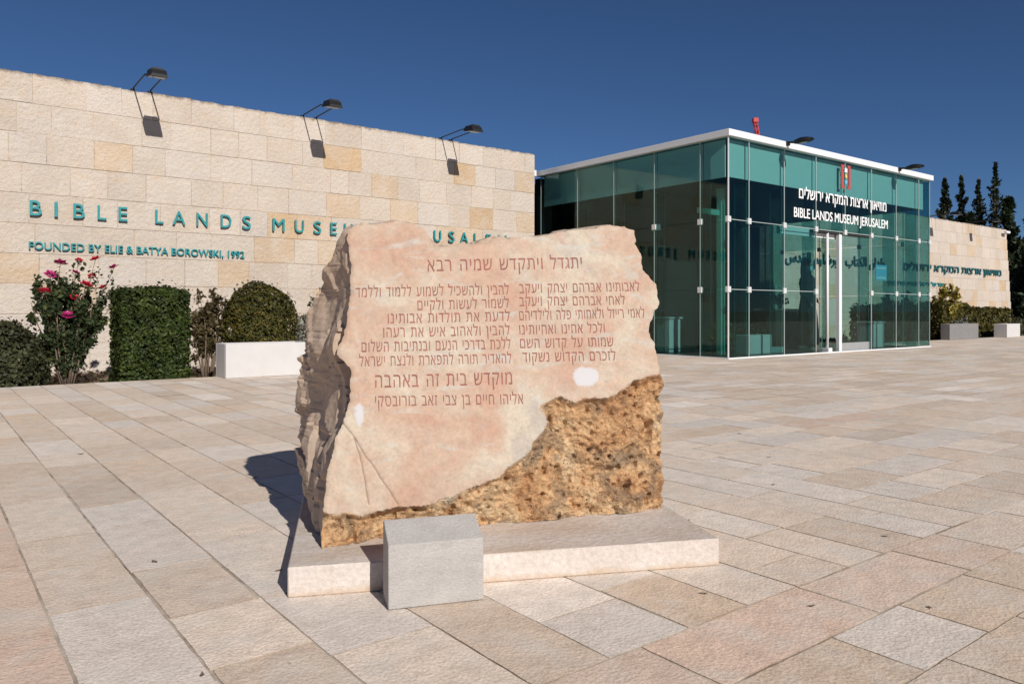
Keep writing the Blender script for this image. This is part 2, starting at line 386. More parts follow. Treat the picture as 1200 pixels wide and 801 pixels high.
def shell_points(n, kind, dims, seed, thick=.12, lump=.05):
    """random points in the outer shell of a box or dome (local, base at z=0) with normals"""
    r = np.random.default_rng(seed); P = []; Nn = []
    while len(P) < n:
        if kind == 'box':
            w, d, h = dims; f = r.integers(0, 5); a, b = r.uniform(-1, 1), r.uniform(-1, 1)
            areas = (w * d, w * h, w * h, d * h, d * h)
            f = r.choice(5, p=np.array(areas) / sum(areas))
            if f == 0: p = (a * w / 2, b * d / 2, h); nn = (0, 0, 1)
            elif f in (1, 2): s = -1 if f == 1 else 1; p = (a * w / 2, s * d / 2, (b + 1) / 2 * h); nn = (0, s, 0)
            else: s = -1 if f == 3 else 1; p = (s * w / 2, a * d / 2, (b + 1) / 2 * h); nn = (s, 0, 0)
            # round corners
            q = np.array(p); rr = .09
            for ax, hf in ((0, w / 2), (1, d / 2)):
                if abs(q[ax]) > hf - rr and q[2] > h - rr: q = q * np.array([.985, .985, .985])
        else:
            rx, ry, h, straight = dims
            ph = r.uniform(0, 2 * math.pi); t = r.uniform(0, 1)
            total = straight + (h - straight) * 1.2
            if t * total < straight: z = t * total; nn = np.array((math.cos(ph), math.sin(ph), .05)); q = np.array((rx * math.cos(ph), ry * math.sin(ph), z))
            else:
                sz = r.uniform(0, 1); cz = math.sqrt(1 - sz * sz)
                q = np.array((rx * cz * math.cos(ph), ry * cz * math.sin(ph), straight + (h - straight) * sz)); nn = np.array((cz * math.cos(ph), cz * math.sin(ph), sz))
        nn = np.array(nn, float)
        dd = lump * fbm(q, 3.2, 3, seed) - thick * r.uniform(0, 1) ** 1.6
        q = q + nn * dd
        if q[2] < 0: continue
        P.append(q); Nn.append(nn)
    return np.array(P), np.array(Nn)

def clipped_shrub(name, u, v, kind, dims, n, size, mat, label, cat, seed, z0=-.12, group=None, lump=.05, thick=.12, rz=TH):
    root = empty(name, W(u, v, z0), rz, label, cat, group)
    P, Nn = shell_points(n, kind, dims, seed, thick, lump)
    rs = np.random.default_rng(seed + 77); k_ = rs.random(len(P)) < .035; P[k_] += Nn[k_] * rs.uniform(.02, .10, (k_.sum(), 1)) + np.array([0, 0, .02])
    tone = np.array([.45 + .45 * fbm(p, 4.5, 3, seed + 3) for p in P])
    leaf_obj('foliage', P, size, mat, root, norm=Nn, tone=tone, seed=seed)
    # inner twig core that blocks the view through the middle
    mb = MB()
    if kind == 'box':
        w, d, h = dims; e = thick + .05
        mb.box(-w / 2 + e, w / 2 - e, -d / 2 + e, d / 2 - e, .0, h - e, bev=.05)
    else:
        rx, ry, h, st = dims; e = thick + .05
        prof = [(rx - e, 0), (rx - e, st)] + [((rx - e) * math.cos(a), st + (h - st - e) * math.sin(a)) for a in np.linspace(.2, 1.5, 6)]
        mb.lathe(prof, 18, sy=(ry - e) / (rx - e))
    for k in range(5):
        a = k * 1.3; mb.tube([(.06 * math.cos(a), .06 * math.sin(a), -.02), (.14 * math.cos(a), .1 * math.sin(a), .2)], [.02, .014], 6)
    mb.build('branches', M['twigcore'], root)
    return root
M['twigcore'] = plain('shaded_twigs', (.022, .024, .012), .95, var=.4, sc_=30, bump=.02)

def open_shrub(name, u, v, h, rx, ry, nst, nleaf, size, mat, label, cat, seed, z0=-.12, flowers=(), base=.35, stemr=.02, group=None, fmat=None, spread=1.0, cane=(.38, .65)):
    """a bush of separate canes with leaves on their upper parts"""
    r = random.Random(seed)
    root = empty(name, W(u, v, z0), TH, label, cat, group)
    mb = MB(); P = []
    tips = []
    for k in range(nst):
        a = r.uniform(0, 2 * math.pi); rr = math.sqrt(r.uniform(0.05, 1)); hh = h * r.uniform(.72, 1.0) * (1 - .25 * rr * rr)
        tip = Vector((rx * rr * math.cos(a) * spread, ry * rr * math.sin(a) * spread, hh))
        b = Vector((.12 * rx * math.cos(a), .12 * ry * math.sin(a), -.02))
        mid = b.lerp(tip, .5) + Vector((r.uniform(-.06, .06) - .14 * tip.x, r.uniform(-.06, .06) - .14 * tip.y, 0))
        pts = [b, b.lerp(mid, .5) + Vector((r.uniform(-.02, .02), r.uniform(-.02, .02), 0)), mid, mid.lerp(tip, .5) + Vector((r.uniform(-.04, .04), r.uniform(-.04, .04), .02)), tip]
        mb.tube(pts, [stemr, stemr * .85, stemr * .7, stemr * .5, stemr * .25], 6)
        tips.append(tip)
        for j in range(r.randint(3, 6)):                       # side shoots
            t = r.uniform(base, .95); i = min(int(t * 4), 3); p = pts[i].lerp(pts[i + 1], t * 4 - i)
            q = p + Vector((r.uniform(-1, 1) * .26 * rx, r.uniform(-1, 1) * .26 * ry, r.uniform(.02, .22) * h * .7))
            if q.z > h: q.z = h * .97
            mb.tube([p, p.lerp(q, .5) + Vector((0, 0, .01)), q], [stemr * .4, stemr * .3, stemr * .15], 5)
            for _ in range(max(1, nleaf // (nst * 5))):
                s_ = r.uniform(.2, 1.05); c = p.lerp(q, s_)
                P.append((c.x + r.gauss(0, .03), c.y + r.gauss(0, .03), c.z + r.gauss(0, .03)))
    for fx, fy, fz, fs in flowers:
        tip = Vector((fx, fy, fz)); b = min(tips, key=lambda q: (q - tip).length); b = b.lerp(Vector((0, 0, 0)), .35)
        mb.tube([b, b.lerp(tip, .5) + Vector((0, 0, .02)), tip], [stemr * .45, stemr * .35, stemr * .25], 5)
        for _ in range(70):
            c = b.lerp(tip, r.uniform(0, .96)); P.append((c.x + r.gauss(0, .05), c.y + r.gauss(0, .05), c.z + r.gauss(-.03, .045)))
    mb.build('stems', M['twig'], root)
    tone = np.array([.42 + .4 * fbm(p, 5, 3, seed) for p in P])
    leaf_obj('foliage', P, size, mat, root, tone=tone, seed=seed, aspect=1.6)
    for i, (fx, fy, fz, fs) in enumerate(flowers):
        f = MB()
        for ring, (nr, tilt, sz) in enumerate(((5, .25, 1.0), (5, .75, .85), (4, 1.2, .6))):
            for k in range(nr):
                a = 2 * math.pi * (k + .5 * ring) / nr; ca, sa = math.cos(a), math.sin(a); ct, st = math.cos(tilt), math.sin(tilt)
                o = Vector((ca * .01, sa * .01, .0)); t_ = Vector((ca * ct, sa * ct, st)) * fs * 1.2 * sz; sd = Vector((-sa, ca, 0)) * fs * sz * .55
                f.face([o, o + t_ * .55 - sd, o + t_, o + t_ * .55 + sd], smooth=True)
        fo = f.build('flower', (fmat or [M['rose']])[i % len(fmat or [1])], root); fo.location = Vector((fx, fy, fz)) * K
        fo.rotation_euler = (r.uniform(.2, .9), r.uniform(-.5, .5), r.uniform(0, 6))
    return root

# ------------------------------------------------------------------ lettering
def text_mesh(body, offset=0.0, depth=.05, wordsp=1.0, charsp=1.0):
    """solid lettering, returned as vertices (x right, y up, z out) and faces; overlapping strokes are merged by winding number"""
    cu = bpy.data.curves.new('lettering', 'FONT'); cu.body = body; cu.size = 1; cu.space_word = wordsp; cu.space_character = charsp
    o = bpy.data.objects.new('lettering', cu); col.objects.link(o)
    bpy.context.view_layer.update()
    c = o.to_curve(bpy.context.evaluated_depsgraph_get()); loops = []
    for sp in c.splines:
        bp = sp.bezier_points; pts = []; n = len(bp)
        for i in range(n):
            p, q = bp[i], bp[(i + 1) % n]
            straight = p.handle_right_type == 'VECTOR' and q.handle_left_type == 'VECTOR'
            for w in interpolate_bezier(p.co, p.handle_right, q.handle_left, q.co, 2 if straight else 5)[:-1]:
                if not pts or (Vector((w.x, w.y)) - pts[-1]).length > 1e-4: pts.append(Vector((w.x, w.y)))
        if (pts[0] - pts[-1]).length < 1e-4: pts.pop()
        if len(pts) < 3: continue
        loops.append(pts)
    if offset:
        sg = -1 if sum(l[i - 1].x * l[i].y - l[i].x * l[i - 1].y for l in loops for i in range(len(l))) > 0 else 1
        new = []
        for pts in loops:
            m = len(pts); res = []
            for i in range(m):
                t = (pts[(i + 1) % m] - pts[i]).normalized() + (pts[i] - pts[i - 1]).normalized(); t = t.normalized() if t.length > 1e-9 else Vector((1, 0))
                res.append(pts[i] + Vector((-t.y, t.x)) * offset * sg)
            new.append(res)
        loops = new
    o.to_curve_clear(); bpy.data.objects.remove(o); bpy.data.curves.remove(cu)
    vin = [p for l in loops for p in l]; ein = []; k = 0
    for l in loops: ein += [(k + i, k + (i + 1) % len(l)) for i in range(len(l))]; k += len(l)
    cv, ce, cf, _, _, _ = delaunay_2d_cdt(vin, ein, [], 0, 1e-6)
    P = np.array([v[:] for v in cv]); cen = np.array([P[list(f)].mean(0) for f in cf]); wind = np.zeros(len(cf), int)
    for l in loops:
        ar = sum(l[i - 1].x * l[i].y - l[i].x * l[i - 1].y for i in range(len(l)))
        wind += pip(cen, [(p.x, p.y) for p in l]).astype(int) * (1 if ar > 0 else -1)
    tri = []
    for f, w in zip(cf, wind):
        if w == 0: continue
        ar = sum(P[f[i - 1]][0] * P[f[i]][1] - P[f[i]][0] * P[f[i - 1]][1] for i in range(len(f)))
        tri.append(tuple(f) if ar > 0 else tuple(f[::-1]))
    cnt = {}
    for f in tri:
        for i in range(len(f)): cnt[(f[i - 1], f[i])] = 1
    n = len(P); F = list(tri) + [tuple(i + n for i in f[::-1]) for f in tri]
    F += [(x + n, y + n, y, x) for (x, y) in cnt if (y, x) not in cnt]
    V = np.concatenate([np.c_[P, np.full(n, depth)], np.c_[P, np.full(n, -depth)]])
    used = np.unique(np.array([i for f in F for i in f])); mp = {int(q): i for i, q in enumerate(used)}
    return V[used], [tuple(mp[i] for i in f) for f in F]
def pip(pts, poly):
    x, y = pts[:, 0], pts[:, 1]; ins = np.zeros(len(pts), bool); n = len(poly); j = n - 1
    for i in range(n):
        xi, yi = poly[i]; xj, yj = poly[j]
        c = ((yi > y) != (yj > y)) & (x < (xj - xi) * (y - yi) / (yj - yi + 1e-12) + xi); ins ^= c; j = i
    return ins
heb = lambda s: s[::-1]

def put_text(mb, body, x0, x1, z0, capz, y, depth, offset=0.0, ref=None, c=(1, 1, 1)):
    """letters standing in the local x/z plane facing -y, from x0 to x1, baseline z0"""
    V, F = text_mesh(body, offset)
    w = V[:, 0].max() - V[:, 0].min(); s = capz / (ref or .72)
    vx = x0 + (V[:, 0] - V[:, 0].min()) / w * (x1 - x0); vz = z0 + V[:, 1] * s
    vy = y - (V[:, 2] + .05) / .1 * depth
    mb.mesh(list(zip(vx, vy, vz)), F, c)

def text_words(name, mat, parent, body, x0, x1, z0, capz, y, depth, offset=0.0, ref=None):
    """the same lettering with each word a mesh of its own"""
    V, F = text_mesh(body, offset); w = V[:, 0].max() - V[:, 0].min(); s = capz / (ref or .72); xm = V[:, 0].min()
    for fs in split_words(V, F):
        ids = sorted({i for f in fs for i in f}); mp = {q: i for i, q in enumerate(ids)}; mb = MB()
        mb.mesh([(x0 + (V[i][0] - xm) / w * (x1 - x0), y - (V[i][2] + .05) / .1 * depth, z0 + V[i][1] * s) for i in ids], [tuple(mp[i] for i in f) for f in fs])
        mb.build(name, mat, parent)
def split_words(V, F):
    xr = sorted((min(V[i][0] for i in f), max(V[i][0] for i in f)) for f in F); cuts = []; hi = xr[0][1]
    for lo_, hi_ in xr:
        if lo_ - hi > .17: cuts.append((lo_ + hi) / 2)
        hi = max(hi, hi_)
    words = {}
    for f in F: words.setdefault(sum(V[f[0]][0] > c for c in cuts), []).append(f)
    return [fs for _, fs in sorted(words.items())]

# ------------------------------------------------------------------ ground, paving, soil
mb = MB(); mb.face([(-700, -700, -.2), (700, -700, -.2), (700, 700, -.2), (-700, 700, -.2)])
tag(mb.build('ground', M['ground'], rz=TH), kind='structure')
mb = MB(); mb.box(-14, 75, -22, 12.06, -.19, -.0024)
tag(mb.build('paving_bed', M['mortar'], rz=TH), kind='structure')

TONES = [((0.640, 0.500, 0.386), 4), ((0.689, 0.549, 0.435), 5), ((0.726, 0.595, 0.484), 4), ((0.651, 0.495, 0.367), 2), ((0.699, 0.595, 0.509), 3), ((0.779, 0.670, 0.582), 1.2), ((0.597, 0.475, 0.376), 1.5), ((0.661, 0.570, 0.498), 1.5)]
PINK = [((.655, .475, .365), 3), ((.675, .51, .40), 2), ((.635, .475, .365), 1)]
def pick(tn):
    c = rnd.choices([t[0] for t in tn], [t[1] for t in tn])[0]; f = rnd.uniform(.93, 1.06)
    return (c[0] * f, c[1] * f, c[2] * f)
pv = MB()
def slab(u0, u1, v0, v1, c, near):
    g = .0028 + rnd.uniform(0, .003) + (rnd.random() < .08) * .004; dz = rnd.uniform(-.0009, .0009)
    if near:
        crn = [(u0 + g, v0 + g), (u1 - g, v0 + g), (u1 - g, v1 - g), (u0 + g, v1 - g)]; pts = []
        for i in range(4):
            a, b = crn[i], crn[(i + 1) % 4]; k = max(3, int(math.dist(a, b) / .035))
            for j in range(k):
                t = j / k; q = .0016 if j else .003
                pts.append((a[0] + (b[0] - a[0]) * t + rnd.uniform(-q, q), a[1] + (b[1] - a[1]) * t + rnd.uniform(-q, q)))
        n = len(pts); pv.face([(x, y, dz) for x, y in pts], c)
        pv.mesh([(x, y, dz) for x, y in pts] + [(x, y, -.03) for x, y in pts], [(i, i + n, (i + 1) % n + n, (i + 1) % n) for i in range(n)], (c[0] * .5, c[1] * .46, c[2] * .42))  # shade painted into the slab sides, muting sunlit joint edges
    else:
        pv.face([(u0 + g, v0 + g, dz), (u1 - g, v0 + g, dz), (u1 - g, v1 - g, dz), (u0 + g, v1 - g, dz)], c)
def rows(u0, u1, v0, v1, along, wid=(.27, .34), ln=(.42, .82), tn=TONES, thin=0.0):
    a0, a1, b0, b1 = (u0, u1, v0, v1) if along == 'v' else (v0, v1, u0, u1)    # rows stacked over a, running along b
    n = max(1, round((a1 - a0) / (sum(wid) / 2))); ed = np.linspace(a0, a1, n + 1)
    if n > 1: ed[1:-1] += np.array([rnd.uniform(-.035, .035) for _ in range(n - 1)])
    for i in range(n):
        b = b0 - rnd.uniform(0, .4)
        while b < b1:
            e = b + rnd.uniform(*ln)
            if b1 - e < .22: e = b1
            s0, s1 = max(b, b0), min(e, b1)
            if s1 - s0 > .05:
                cu_, cv_ = ((ed[i] + ed[i + 1]) / 2, (s0 + s1) / 2) if along == 'v' else ((s0 + s1) / 2, (ed[i] + ed[i + 1]) / 2)
                near = cu_ * .6103 + cv_ * .7922 < 9
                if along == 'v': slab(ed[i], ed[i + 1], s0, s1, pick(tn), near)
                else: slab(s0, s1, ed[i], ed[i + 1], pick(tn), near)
            b = e
rows(.34, 4.15, 1.59, 12.05, 'v')
rows(.03, .34, 1.28, 12.05, 'v', (.31, .31), (.6, .95), PINK)
rows(-14, .03, -3, 12.05, 'u')
rows(.34, 3.62, 1.28, 1.59, 'u', (.31, .31), (.7, .9), PINK)
rows(3.62, 75, 1.28, 1.59, 'u', (.31, .31), (.6, .9))
rows(4.15, 75, 1.59, 3.65, 'u', (.28, .36))
rows(4.15, 6.0, 3.65, 3.95, 'u', (.31, .31), (.6, .9)); rows(6.0, 9.2, 3.65, 3.95, 'u', (.31, .31), (.6, .9), PINK + TONES[:1]); rows(9.2, 75, 3.65, 3.95, 'u', (.31, .31), (.6, .9))
rows(4.15, 75, 3.95, 12.05, 'u', (.28, .36))
rows(.03, 75, -3, 1.28, 'u', (.27, .36))
rows(-14, 75, -22, -3, 'u', (.9, 1.1), (1.2, 2))
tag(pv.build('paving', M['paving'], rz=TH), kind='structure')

def soil_sheet(u0, u1, v0, v1):
    mb = MB(); nu, nv = int((u1 - u0) / .16), int((v1 - v0) / .16); vs = []; fs = []
    for j in range(nv + 1):
        for i in range(nu + 1):
            u = u0 + (u1 - u0) * i / nu; v = v0 + (v1 - v0) * j / nv
            vs.append((u, v, -.105 + .035 * fbm((u, v, 0), 1.6, 4)))
    for j in range(nv):
        for i in range(nu): a = j * (nu + 1) + i; fs.append((a, a + 1, a + nu + 2, a + nu + 1))
    mb.mesh(vs, fs, smooth=True); return mb
tag(soil_sheet(-6, 12.5, 12.07, 15.38).build('soil', M['soil'], rz=TH), kind='structure')
tag(soil_sheet(23.3, 60, 12.07, 15.38).build('soil', M['soil'], rz=TH), kind='structure')

# mulch and fallen leaves in the bed: nobody could count them
P = [(rnd.uniform(-2, 12), rnd.uniform(12.1, 15.3), -.08 + rnd.uniform(0, .02)) for _ in range(2600)]
mo = leaf_obj('mulch', P, .045, L['bronze'], None, up=2.0, seed=5, tone=np.array([rnd.uniform(0, .9) for _ in P])); mo.rotation_euler = (0, 0, TH)
tag(mo, 'brown mulch and dry leaves scattered over the soil under the shrubs', 'mulch', kind='stuff')

# ------------------------------------------------------------------ stone walls
CREAM = [((0.547, 0.461, 0.386), 6), ((0.559, 0.477, 0.406), 5), ((0.535, 0.445, 0.366), 3), ((0.547, 0.473, 0.414), 3)]
AMBER = [((0.539, 0.402, 0.282), 3), ((0.544, 0.413, 0.296), 3), ((0.516, 0.360, 0.220), .8)]
WALLH, VW = 5.04, 15.4
def stone_wall(name, u0, u1, label, batter=0.0, amber=.15, seed=3):
    """ashlar blocks in front of a mortar core; origin at the foot of its left front corner"""
    global rnd
    r = random.Random(seed); Lh = u1 - u0; mb = MB()
    zt = WALLH - .03
    vs = [(.012, .010, -.15), (Lh + batter - .012, .010, -.15), (Lh + batter - .012, .55, -.15), (.012, .55, -.15), (.012, .010, zt), (Lh - .012, .010, zt), (Lh - .012, .55, zt), (.012, .55, zt)]
    mb.mesh(vs, [(0, 1, 5, 4), (1, 2, 6, 5), (2, 3, 7, 6), (3, 0, 4, 7), (4, 5, 6, 7)], m=1)
    z1 = WALLH; k = 0
    while z1 > -.14:
        h = .512; z0 = max(z1 - h, -.15); x = -r.uniform(0, .5)
        end = Lh + batter * (1 - ((z0 + z1) / 2) / WALLH)
        while x < end:
            ln = r.uniform(.5, .92)
            if k < 3 and r.random() < .3: ln *= .75
            e = x + ln
            if end - e < .3: e = end
            a0, a1 = max(x, 0), min(e, end); x = e
            if a1 - a0 < .04: continue
            c = r.choices([t[0] for t in (AMBER if r.random() < amber else CREAM)], [t[1] for t in (CREAM if False else (AMBER if False else [(0, 1)] * 0))] or None)[0] if False else None
            pal = AMBER if r.random() < amber else CREAM
            c = r.choices([t[0] for t in pal], [t[1] for t in pal])[0]; f = r.uniform(.95, 1.05); c = tuple(q * f for q in c)
            y = r.uniform(-.004, .004); g = r.uniform(.002, .0045)
            zt_ = z1 - g if k else z1 + r.uniform(-.012, .008)
            if k == 0:                                         # broken coping edge: short stretches of uneven height
                n = max(2, int((a1 - a0) / .09)); xs = np.linspace(a0 + g, a1 - g, n + 1)
                hs = [zt_ + r.uniform(-.016, .006) for _ in xs]
                for i in range(n):
                    mb.face([(xs[i], y, z0 + g), (xs[i + 1], y, z0 + g), (xs[i + 1], y, hs[i + 1] - .012), (xs[i], y, hs[i] - .012)], c)
                    mb.face([(xs[i], y, hs[i] - .012), (xs[i + 1], y, hs[i + 1] - .012), (xs[i + 1], y + .02, hs[i + 1]), (xs[i], y + .02, hs[i])], c)
                    mb.face([(xs[i], y + .02, hs[i]), (xs[i + 1], y + .02, hs[i + 1]), (xs[i + 1], .56, hs[i + 1]), (xs[i], .56, hs[i])], c)
                mb.face([(a0 + g, y, z0 + g), (a0 + g, .3, z0 + g), (a0 + g, .3, hs[0] - .012), (a0 + g, y, hs[0] - .012)][::-1], c)
                mb.face([(a1 - g, y, z0 + g), (a1 - g, .56, z0 + g), (a1 - g, .56, hs[-1] - .012), (a1 - g, y, hs[-1] - .012)], c)
            else:
                mb.box(a0 + g, a1 - g, y, .3 if a1 < end else .56, z0 + g, zt_, c, bev=.005)
        z1 = z0; k += 1
    o = mb.build(name, [M['wall'], M['wallmortar']], loc=W(u0, VW), rz=TH)
    return tag(o, label, 'wall')
wall_l = stone_wall('stone_wall', -5, 12.6, 'long pale limestone block wall with teal raised English lettering behind the clipped shrubs', seed=11)
wall_r = stone_wall('stone_wall', 23.1, 42.85, 'far limestone block wall with teal Hebrew lettering right of the glass entrance', batter=.75, seed=5)

main = [(c, x) for c, x in zip('BIBLELANDSMUSEUMJERUSALEM', [1.60, 1.90, 2.25, 2.61, 2.95, 3.565, 3.91, 4.33, 4.78, 5.18, 5.83, 6.27, 6.665, 7.03, 7.37, 7.80, 8.53, 8.89, 9.25, 9.63, 10.02, 10.38, 10.74, 11.10, 11.52])]
wid = {'I': .05, 'M': .25, 'N': .205, 'U': .195, 'D': .20, 'A': .23, 'B': .175, 'J': .13, 'S': .165, 'L': .14, 'E': .145, 'R': .18}
for ch, u in main:
    m = MB(); w = wid[ch]; put_text(m, ch, -w / 2, w / 2, 0, .265, -.028, .03, offset=.004)
    o = m.build('sign_letter', M['teal'], wall_l); o.location = Vector((u + 5, -.008, 2.62)) * K
m = MB(); put_text(m, 'FOUNDED BY ELIE & BATYA BOROWSKI, 1992', 1.5 + 5, 5.14 + 5, 2.045, .135, -.02, .03, offset=.012)
m.build('founders_line', M['teal'], wall_l)
m = MB(); put_text(m, heb('מוזיאון ארצות המקרא ירושלים'), 32.2 - 23.1, 42.1 - 23.1, 2.70, .25, -.028, .035, offset=.008, ref=.55); m.build('sign_line', M['tealdark'], wall_r)
AR = ''.join(chr(c) for c in (0xFEE1, 0xFEAA, 0xFED8, 0xFEDF, 0xFE8D, 0x20, 0xFEE2, 0xFEF4, 0xFEE0, 0xFEB7, 0xFEAD, 0xFEED, 0xFE83))
AR = ''.join(chr(c) for c in (0xFEB1, 0xFEAA, 0xFED8, 0xFEDF, 0xFE8D, 0x20, 0xFEE2, 0xFEF4, 0xFEE0, 0xFEB7, 0xFEAD, 0xFEED, 0xFE83, 0x20, 0x20, 0xFE8F, 0xFE8E, 0xFE98, 0xFEDC, 0xFEDF, 0xFE8D, 0x20, 0xFEE5, 0xFE8D, 0xFEAA, 0xFEE0, 0xFE91))
m = MB(); put_text(m, AR, 23.75 - 23.1, 30.6 - 23.1, 2.72, .28, -.028, .035, offset=.008, ref=.55); m.build('sign_line', M['tealdark'], wall_r)
m = MB(); put_text(m, heb('נוסד על ידי אלי ובתיה בורובסקי'), 30.9 - 23.1, 36.0 - 23.1, 2.06, .14, -.02, .03, offset=.02, ref=.55); m.build('founders_line', M['teal'], wall_r)

# floodlights on the wall tops
def floodlight(u, label, a0=.5):
    t = empty('floodlight', W(u, VW, WALLH), TH, label, 'floodlight', 'floodlights on arms along the wall tops')
    for s in (-.145, .145):
        m = MB(); m.box(s - .03, s + .03, .02, .12, -.004, .03); m.tube([(s, .06, .02), (s, -.02, .035), (s, -.8, .06), (s, -.92, .06)], .0125, 8); m.build('arm', M['black'], t)
    m = MB()
    sec = [(-.88, .13, .03, .085), (-.98, .155, .0, .12), (-1.22, .155, -.03, .09), (-1.29, .145, -.045, .0)]      # y, half width, z low, z high
    vs = []; fs = []
    for y, hw, zl, zh in sec: vs += [(-hw, y, zl), (hw, y, zl), (hw * .8, y, zh), (-hw * .8, y, zh)]
    for i in range(3):
        for k in range(4): fs.append((i * 4 + k, i * 4 + (k + 1) % 4, i * 4 + 4 + (k + 1) % 4, i * 4 + 4 + k))
    fs += [(0, 1, 2, 3), (15, 14, 13, 12)]; m.mesh(vs, fs)
    for k in range(5): y = -1.0 - k * .05; m.box(-.1, .1, y - .006, y + .006, .08, .125)
    m.build('lamp_head', M['black'], t)
    m = MB(); m.face([(-.13, -.99, -.006), (-.13, -1.21, -.034), (.13, -1.21, -.034), (.13, -.99, -.006)]); m.build('lens', M['lens'], t)
    return t
for u, lb in ((3.28, 'black floodlight on two arms above the first teal words, leftmost on the wall'), (6.52, 'black floodlight on two arms in the middle of the long left wall'), (9.92, 'black floodlight on two arms nearest the glass entrance on the left wall'),
              (34.6, 'small far floodlight on the right wall top just beside the glass entrance'), (38.6, 'small far floodlight over the middle of the visible right wall')): floodlight(u, lb)
t = empty('security_camera', W(42.5, VW, WALLH - .35), TH, 'small white security camera at the outer end of the far right wall', 'camera')
m = MB(); m.tube([(0, 0, .1), (0, -.16, .1)], .025); m.build('bracket', M['fascia'], t)
m = MB(); m.box(-.3, .12, -.27, -.13, .1, .22, bev=.02); m.build('housing', M['fascia'], t)

# ------------------------------------------------------------------ main building behind, and the glass pavilion
U0, U1, V0, V1, HT = 13.3, 22.3, 9.93, 16.0, 4.6
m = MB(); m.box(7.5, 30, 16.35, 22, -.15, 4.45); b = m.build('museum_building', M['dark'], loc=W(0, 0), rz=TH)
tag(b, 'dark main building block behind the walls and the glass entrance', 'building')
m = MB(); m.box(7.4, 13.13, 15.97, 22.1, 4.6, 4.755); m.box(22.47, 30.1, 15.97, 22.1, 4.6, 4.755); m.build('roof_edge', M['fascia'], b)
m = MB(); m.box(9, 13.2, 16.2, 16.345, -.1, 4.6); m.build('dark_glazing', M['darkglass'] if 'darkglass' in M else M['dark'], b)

pav = empty('glass_pavilion', W(U0, V0), TH, 'green glass entrance pavilion with white roof edge and white lettering', 'pavilion')
FU = [0, .70, 2.0, 3.28, 4.56, 5.82, 7.10, 8.36, 9.0]; FV = [0, .72, 2.02, 3.31, 4.6, 6.05]; ZR = [.03, 1.445, 2.90, HT]
LU, LV = U1 - U0, V1 - V0
def pane(p0, p1, z0, z1, mat, parent=pav, name='glass_pane', th=.012):
    """upright single sheet of glass with thickness from plan point p0 to p1"""
    p0, p1 = Vector(p0), Vector(p1); d = (p1 - p0).normalized(); n_ = Vector((d.y, -d.x)) * th / 2; g = .006
    p0 = p0 + d * g; p1 = p1 - d * g; mm = MB()
    a = [p0 + n_, p1 + n_, p1 - n_, p0 - n_]
    vs = [(q.x, q.y, z) for z in (z0 + g, z1 - g) for q in a]
    mm.mesh(vs, [(0, 1, 5, 4), (2, 3, 7, 6)], m=0); mm.mesh(vs, [(1, 2, 6, 5), (3, 0, 4, 7), (4, 5, 6, 7), (3, 2, 1, 0)], m=1)
    return mm.build(name, [mat, M['fin']], parent)
DOOR = (3.28, 5.82)
for i in range(8):
    for j in range(3):
        if DOOR[0] - .01 < FU[i] < DOOR[1] - .01 and j < 2: continue
        pane((FU[i], 0), (FU[i + 1], 0), ZR[j], ZR[j + 1], M['glass'])
for i in range(5):
    for j in range(3):
        pane((0, FV[i]), (0, FV[i + 1]), ZR[j], ZR[j + 1], M['glass'])
        pane((LU, FV[i]), (LU, FV[i + 1]), ZR[j], ZR[j + 1], M['clear'] if i == 3 and j < 2 else M['glass'])
# door: a sliding leaf left half open, its partner, posts
for (a, b_) in ((4.32, 5.82),):
    d = pane((a + .1, .06), (b_, .06), .05, 2.84, M['clear'], name='door'); mm = MB(); mm.box(a + .1, b_ - .02, .035, .085, .02, .22); mm.build('kick_rail', M['steel'], d)
    mm = MB(); mm.box(a + .02, a + .14, .02, .1, .02, 2.88); mm.build('door_stile', M['fascia'], d)
d = pane((3.95, .13), (4.3, .45), .05, 2.84, M['clear'], name='door'); mm = MB(); mm.tube([(3.86, .05, .012), (3.86, .05, 2.86)], .032, 10); mm.build('door_stile', M['fascia'], d)
mm = MB(); mm.box(3.78, 3.94, -.03, .13, .01, .12); mm.build('foot_block', M['fascia'], d)
mm = MB(); mm.box(3.3, 5.8, .02, .14, 2.84, 2.90); mm.build('door_header', M['dark'], pav)
mm = MB(); mm.box(2.0, 4.56, .15, .19, 2.74, 2.93); mm.build('lintel_panel', M['band'], pav)
# seams between the panes and steel point clamps
for i, u in enumerate(FU):
    z0 = 2.9 if DOOR[0] + .01 < u < DOOR[1] - .01 else .02
    mm = MB(); w = .014 if i in (0,) else .008; mm.box(u - w, u + w, -.011, .011, z0, HT); mm.build('seam', M['joint'] if i else M['clamp'], pav)
for v in FV[1:]:
    for x in (0, LU):
        mm = MB(); mm.box(x - .011, x + .011, v - .006, v + .006, .02, HT); mm.build('seam', M['dseam'] if 'dseam' in M else M['joint'], pav)
for z in (1.445, 2.90):
    for s0, s1 in ([(.01, LU)] if z > 2 else [(.01, DOOR[0]), (DOOR[1], LU)]):
        mm = MB(); mm.box(s0, s1, -.009, .009, z - .006, z + .006); mm.build('seam', M['joint'], pav)
    for u in FU:
        if DOOR[0] + .01 < u < DOOR[1] - .01 and z < 2: continue
        mm = MB(); mm.box(u - .055, u + .055, -.035, .035, z - .062, z + .062, bev=.006); mm.build('glass_clamp', M['clamp'], pav)
    for v in FV[1:-1]:
        if v > 1.9 and z < 2: continue
        for x in (0, LU):
            mm = MB(); mm.box(x - .035, x + .035, v - .055, v + .055, z - .062, z + .062, bev=.006); mm.build('glass_clamp', M['clamp'], pav)
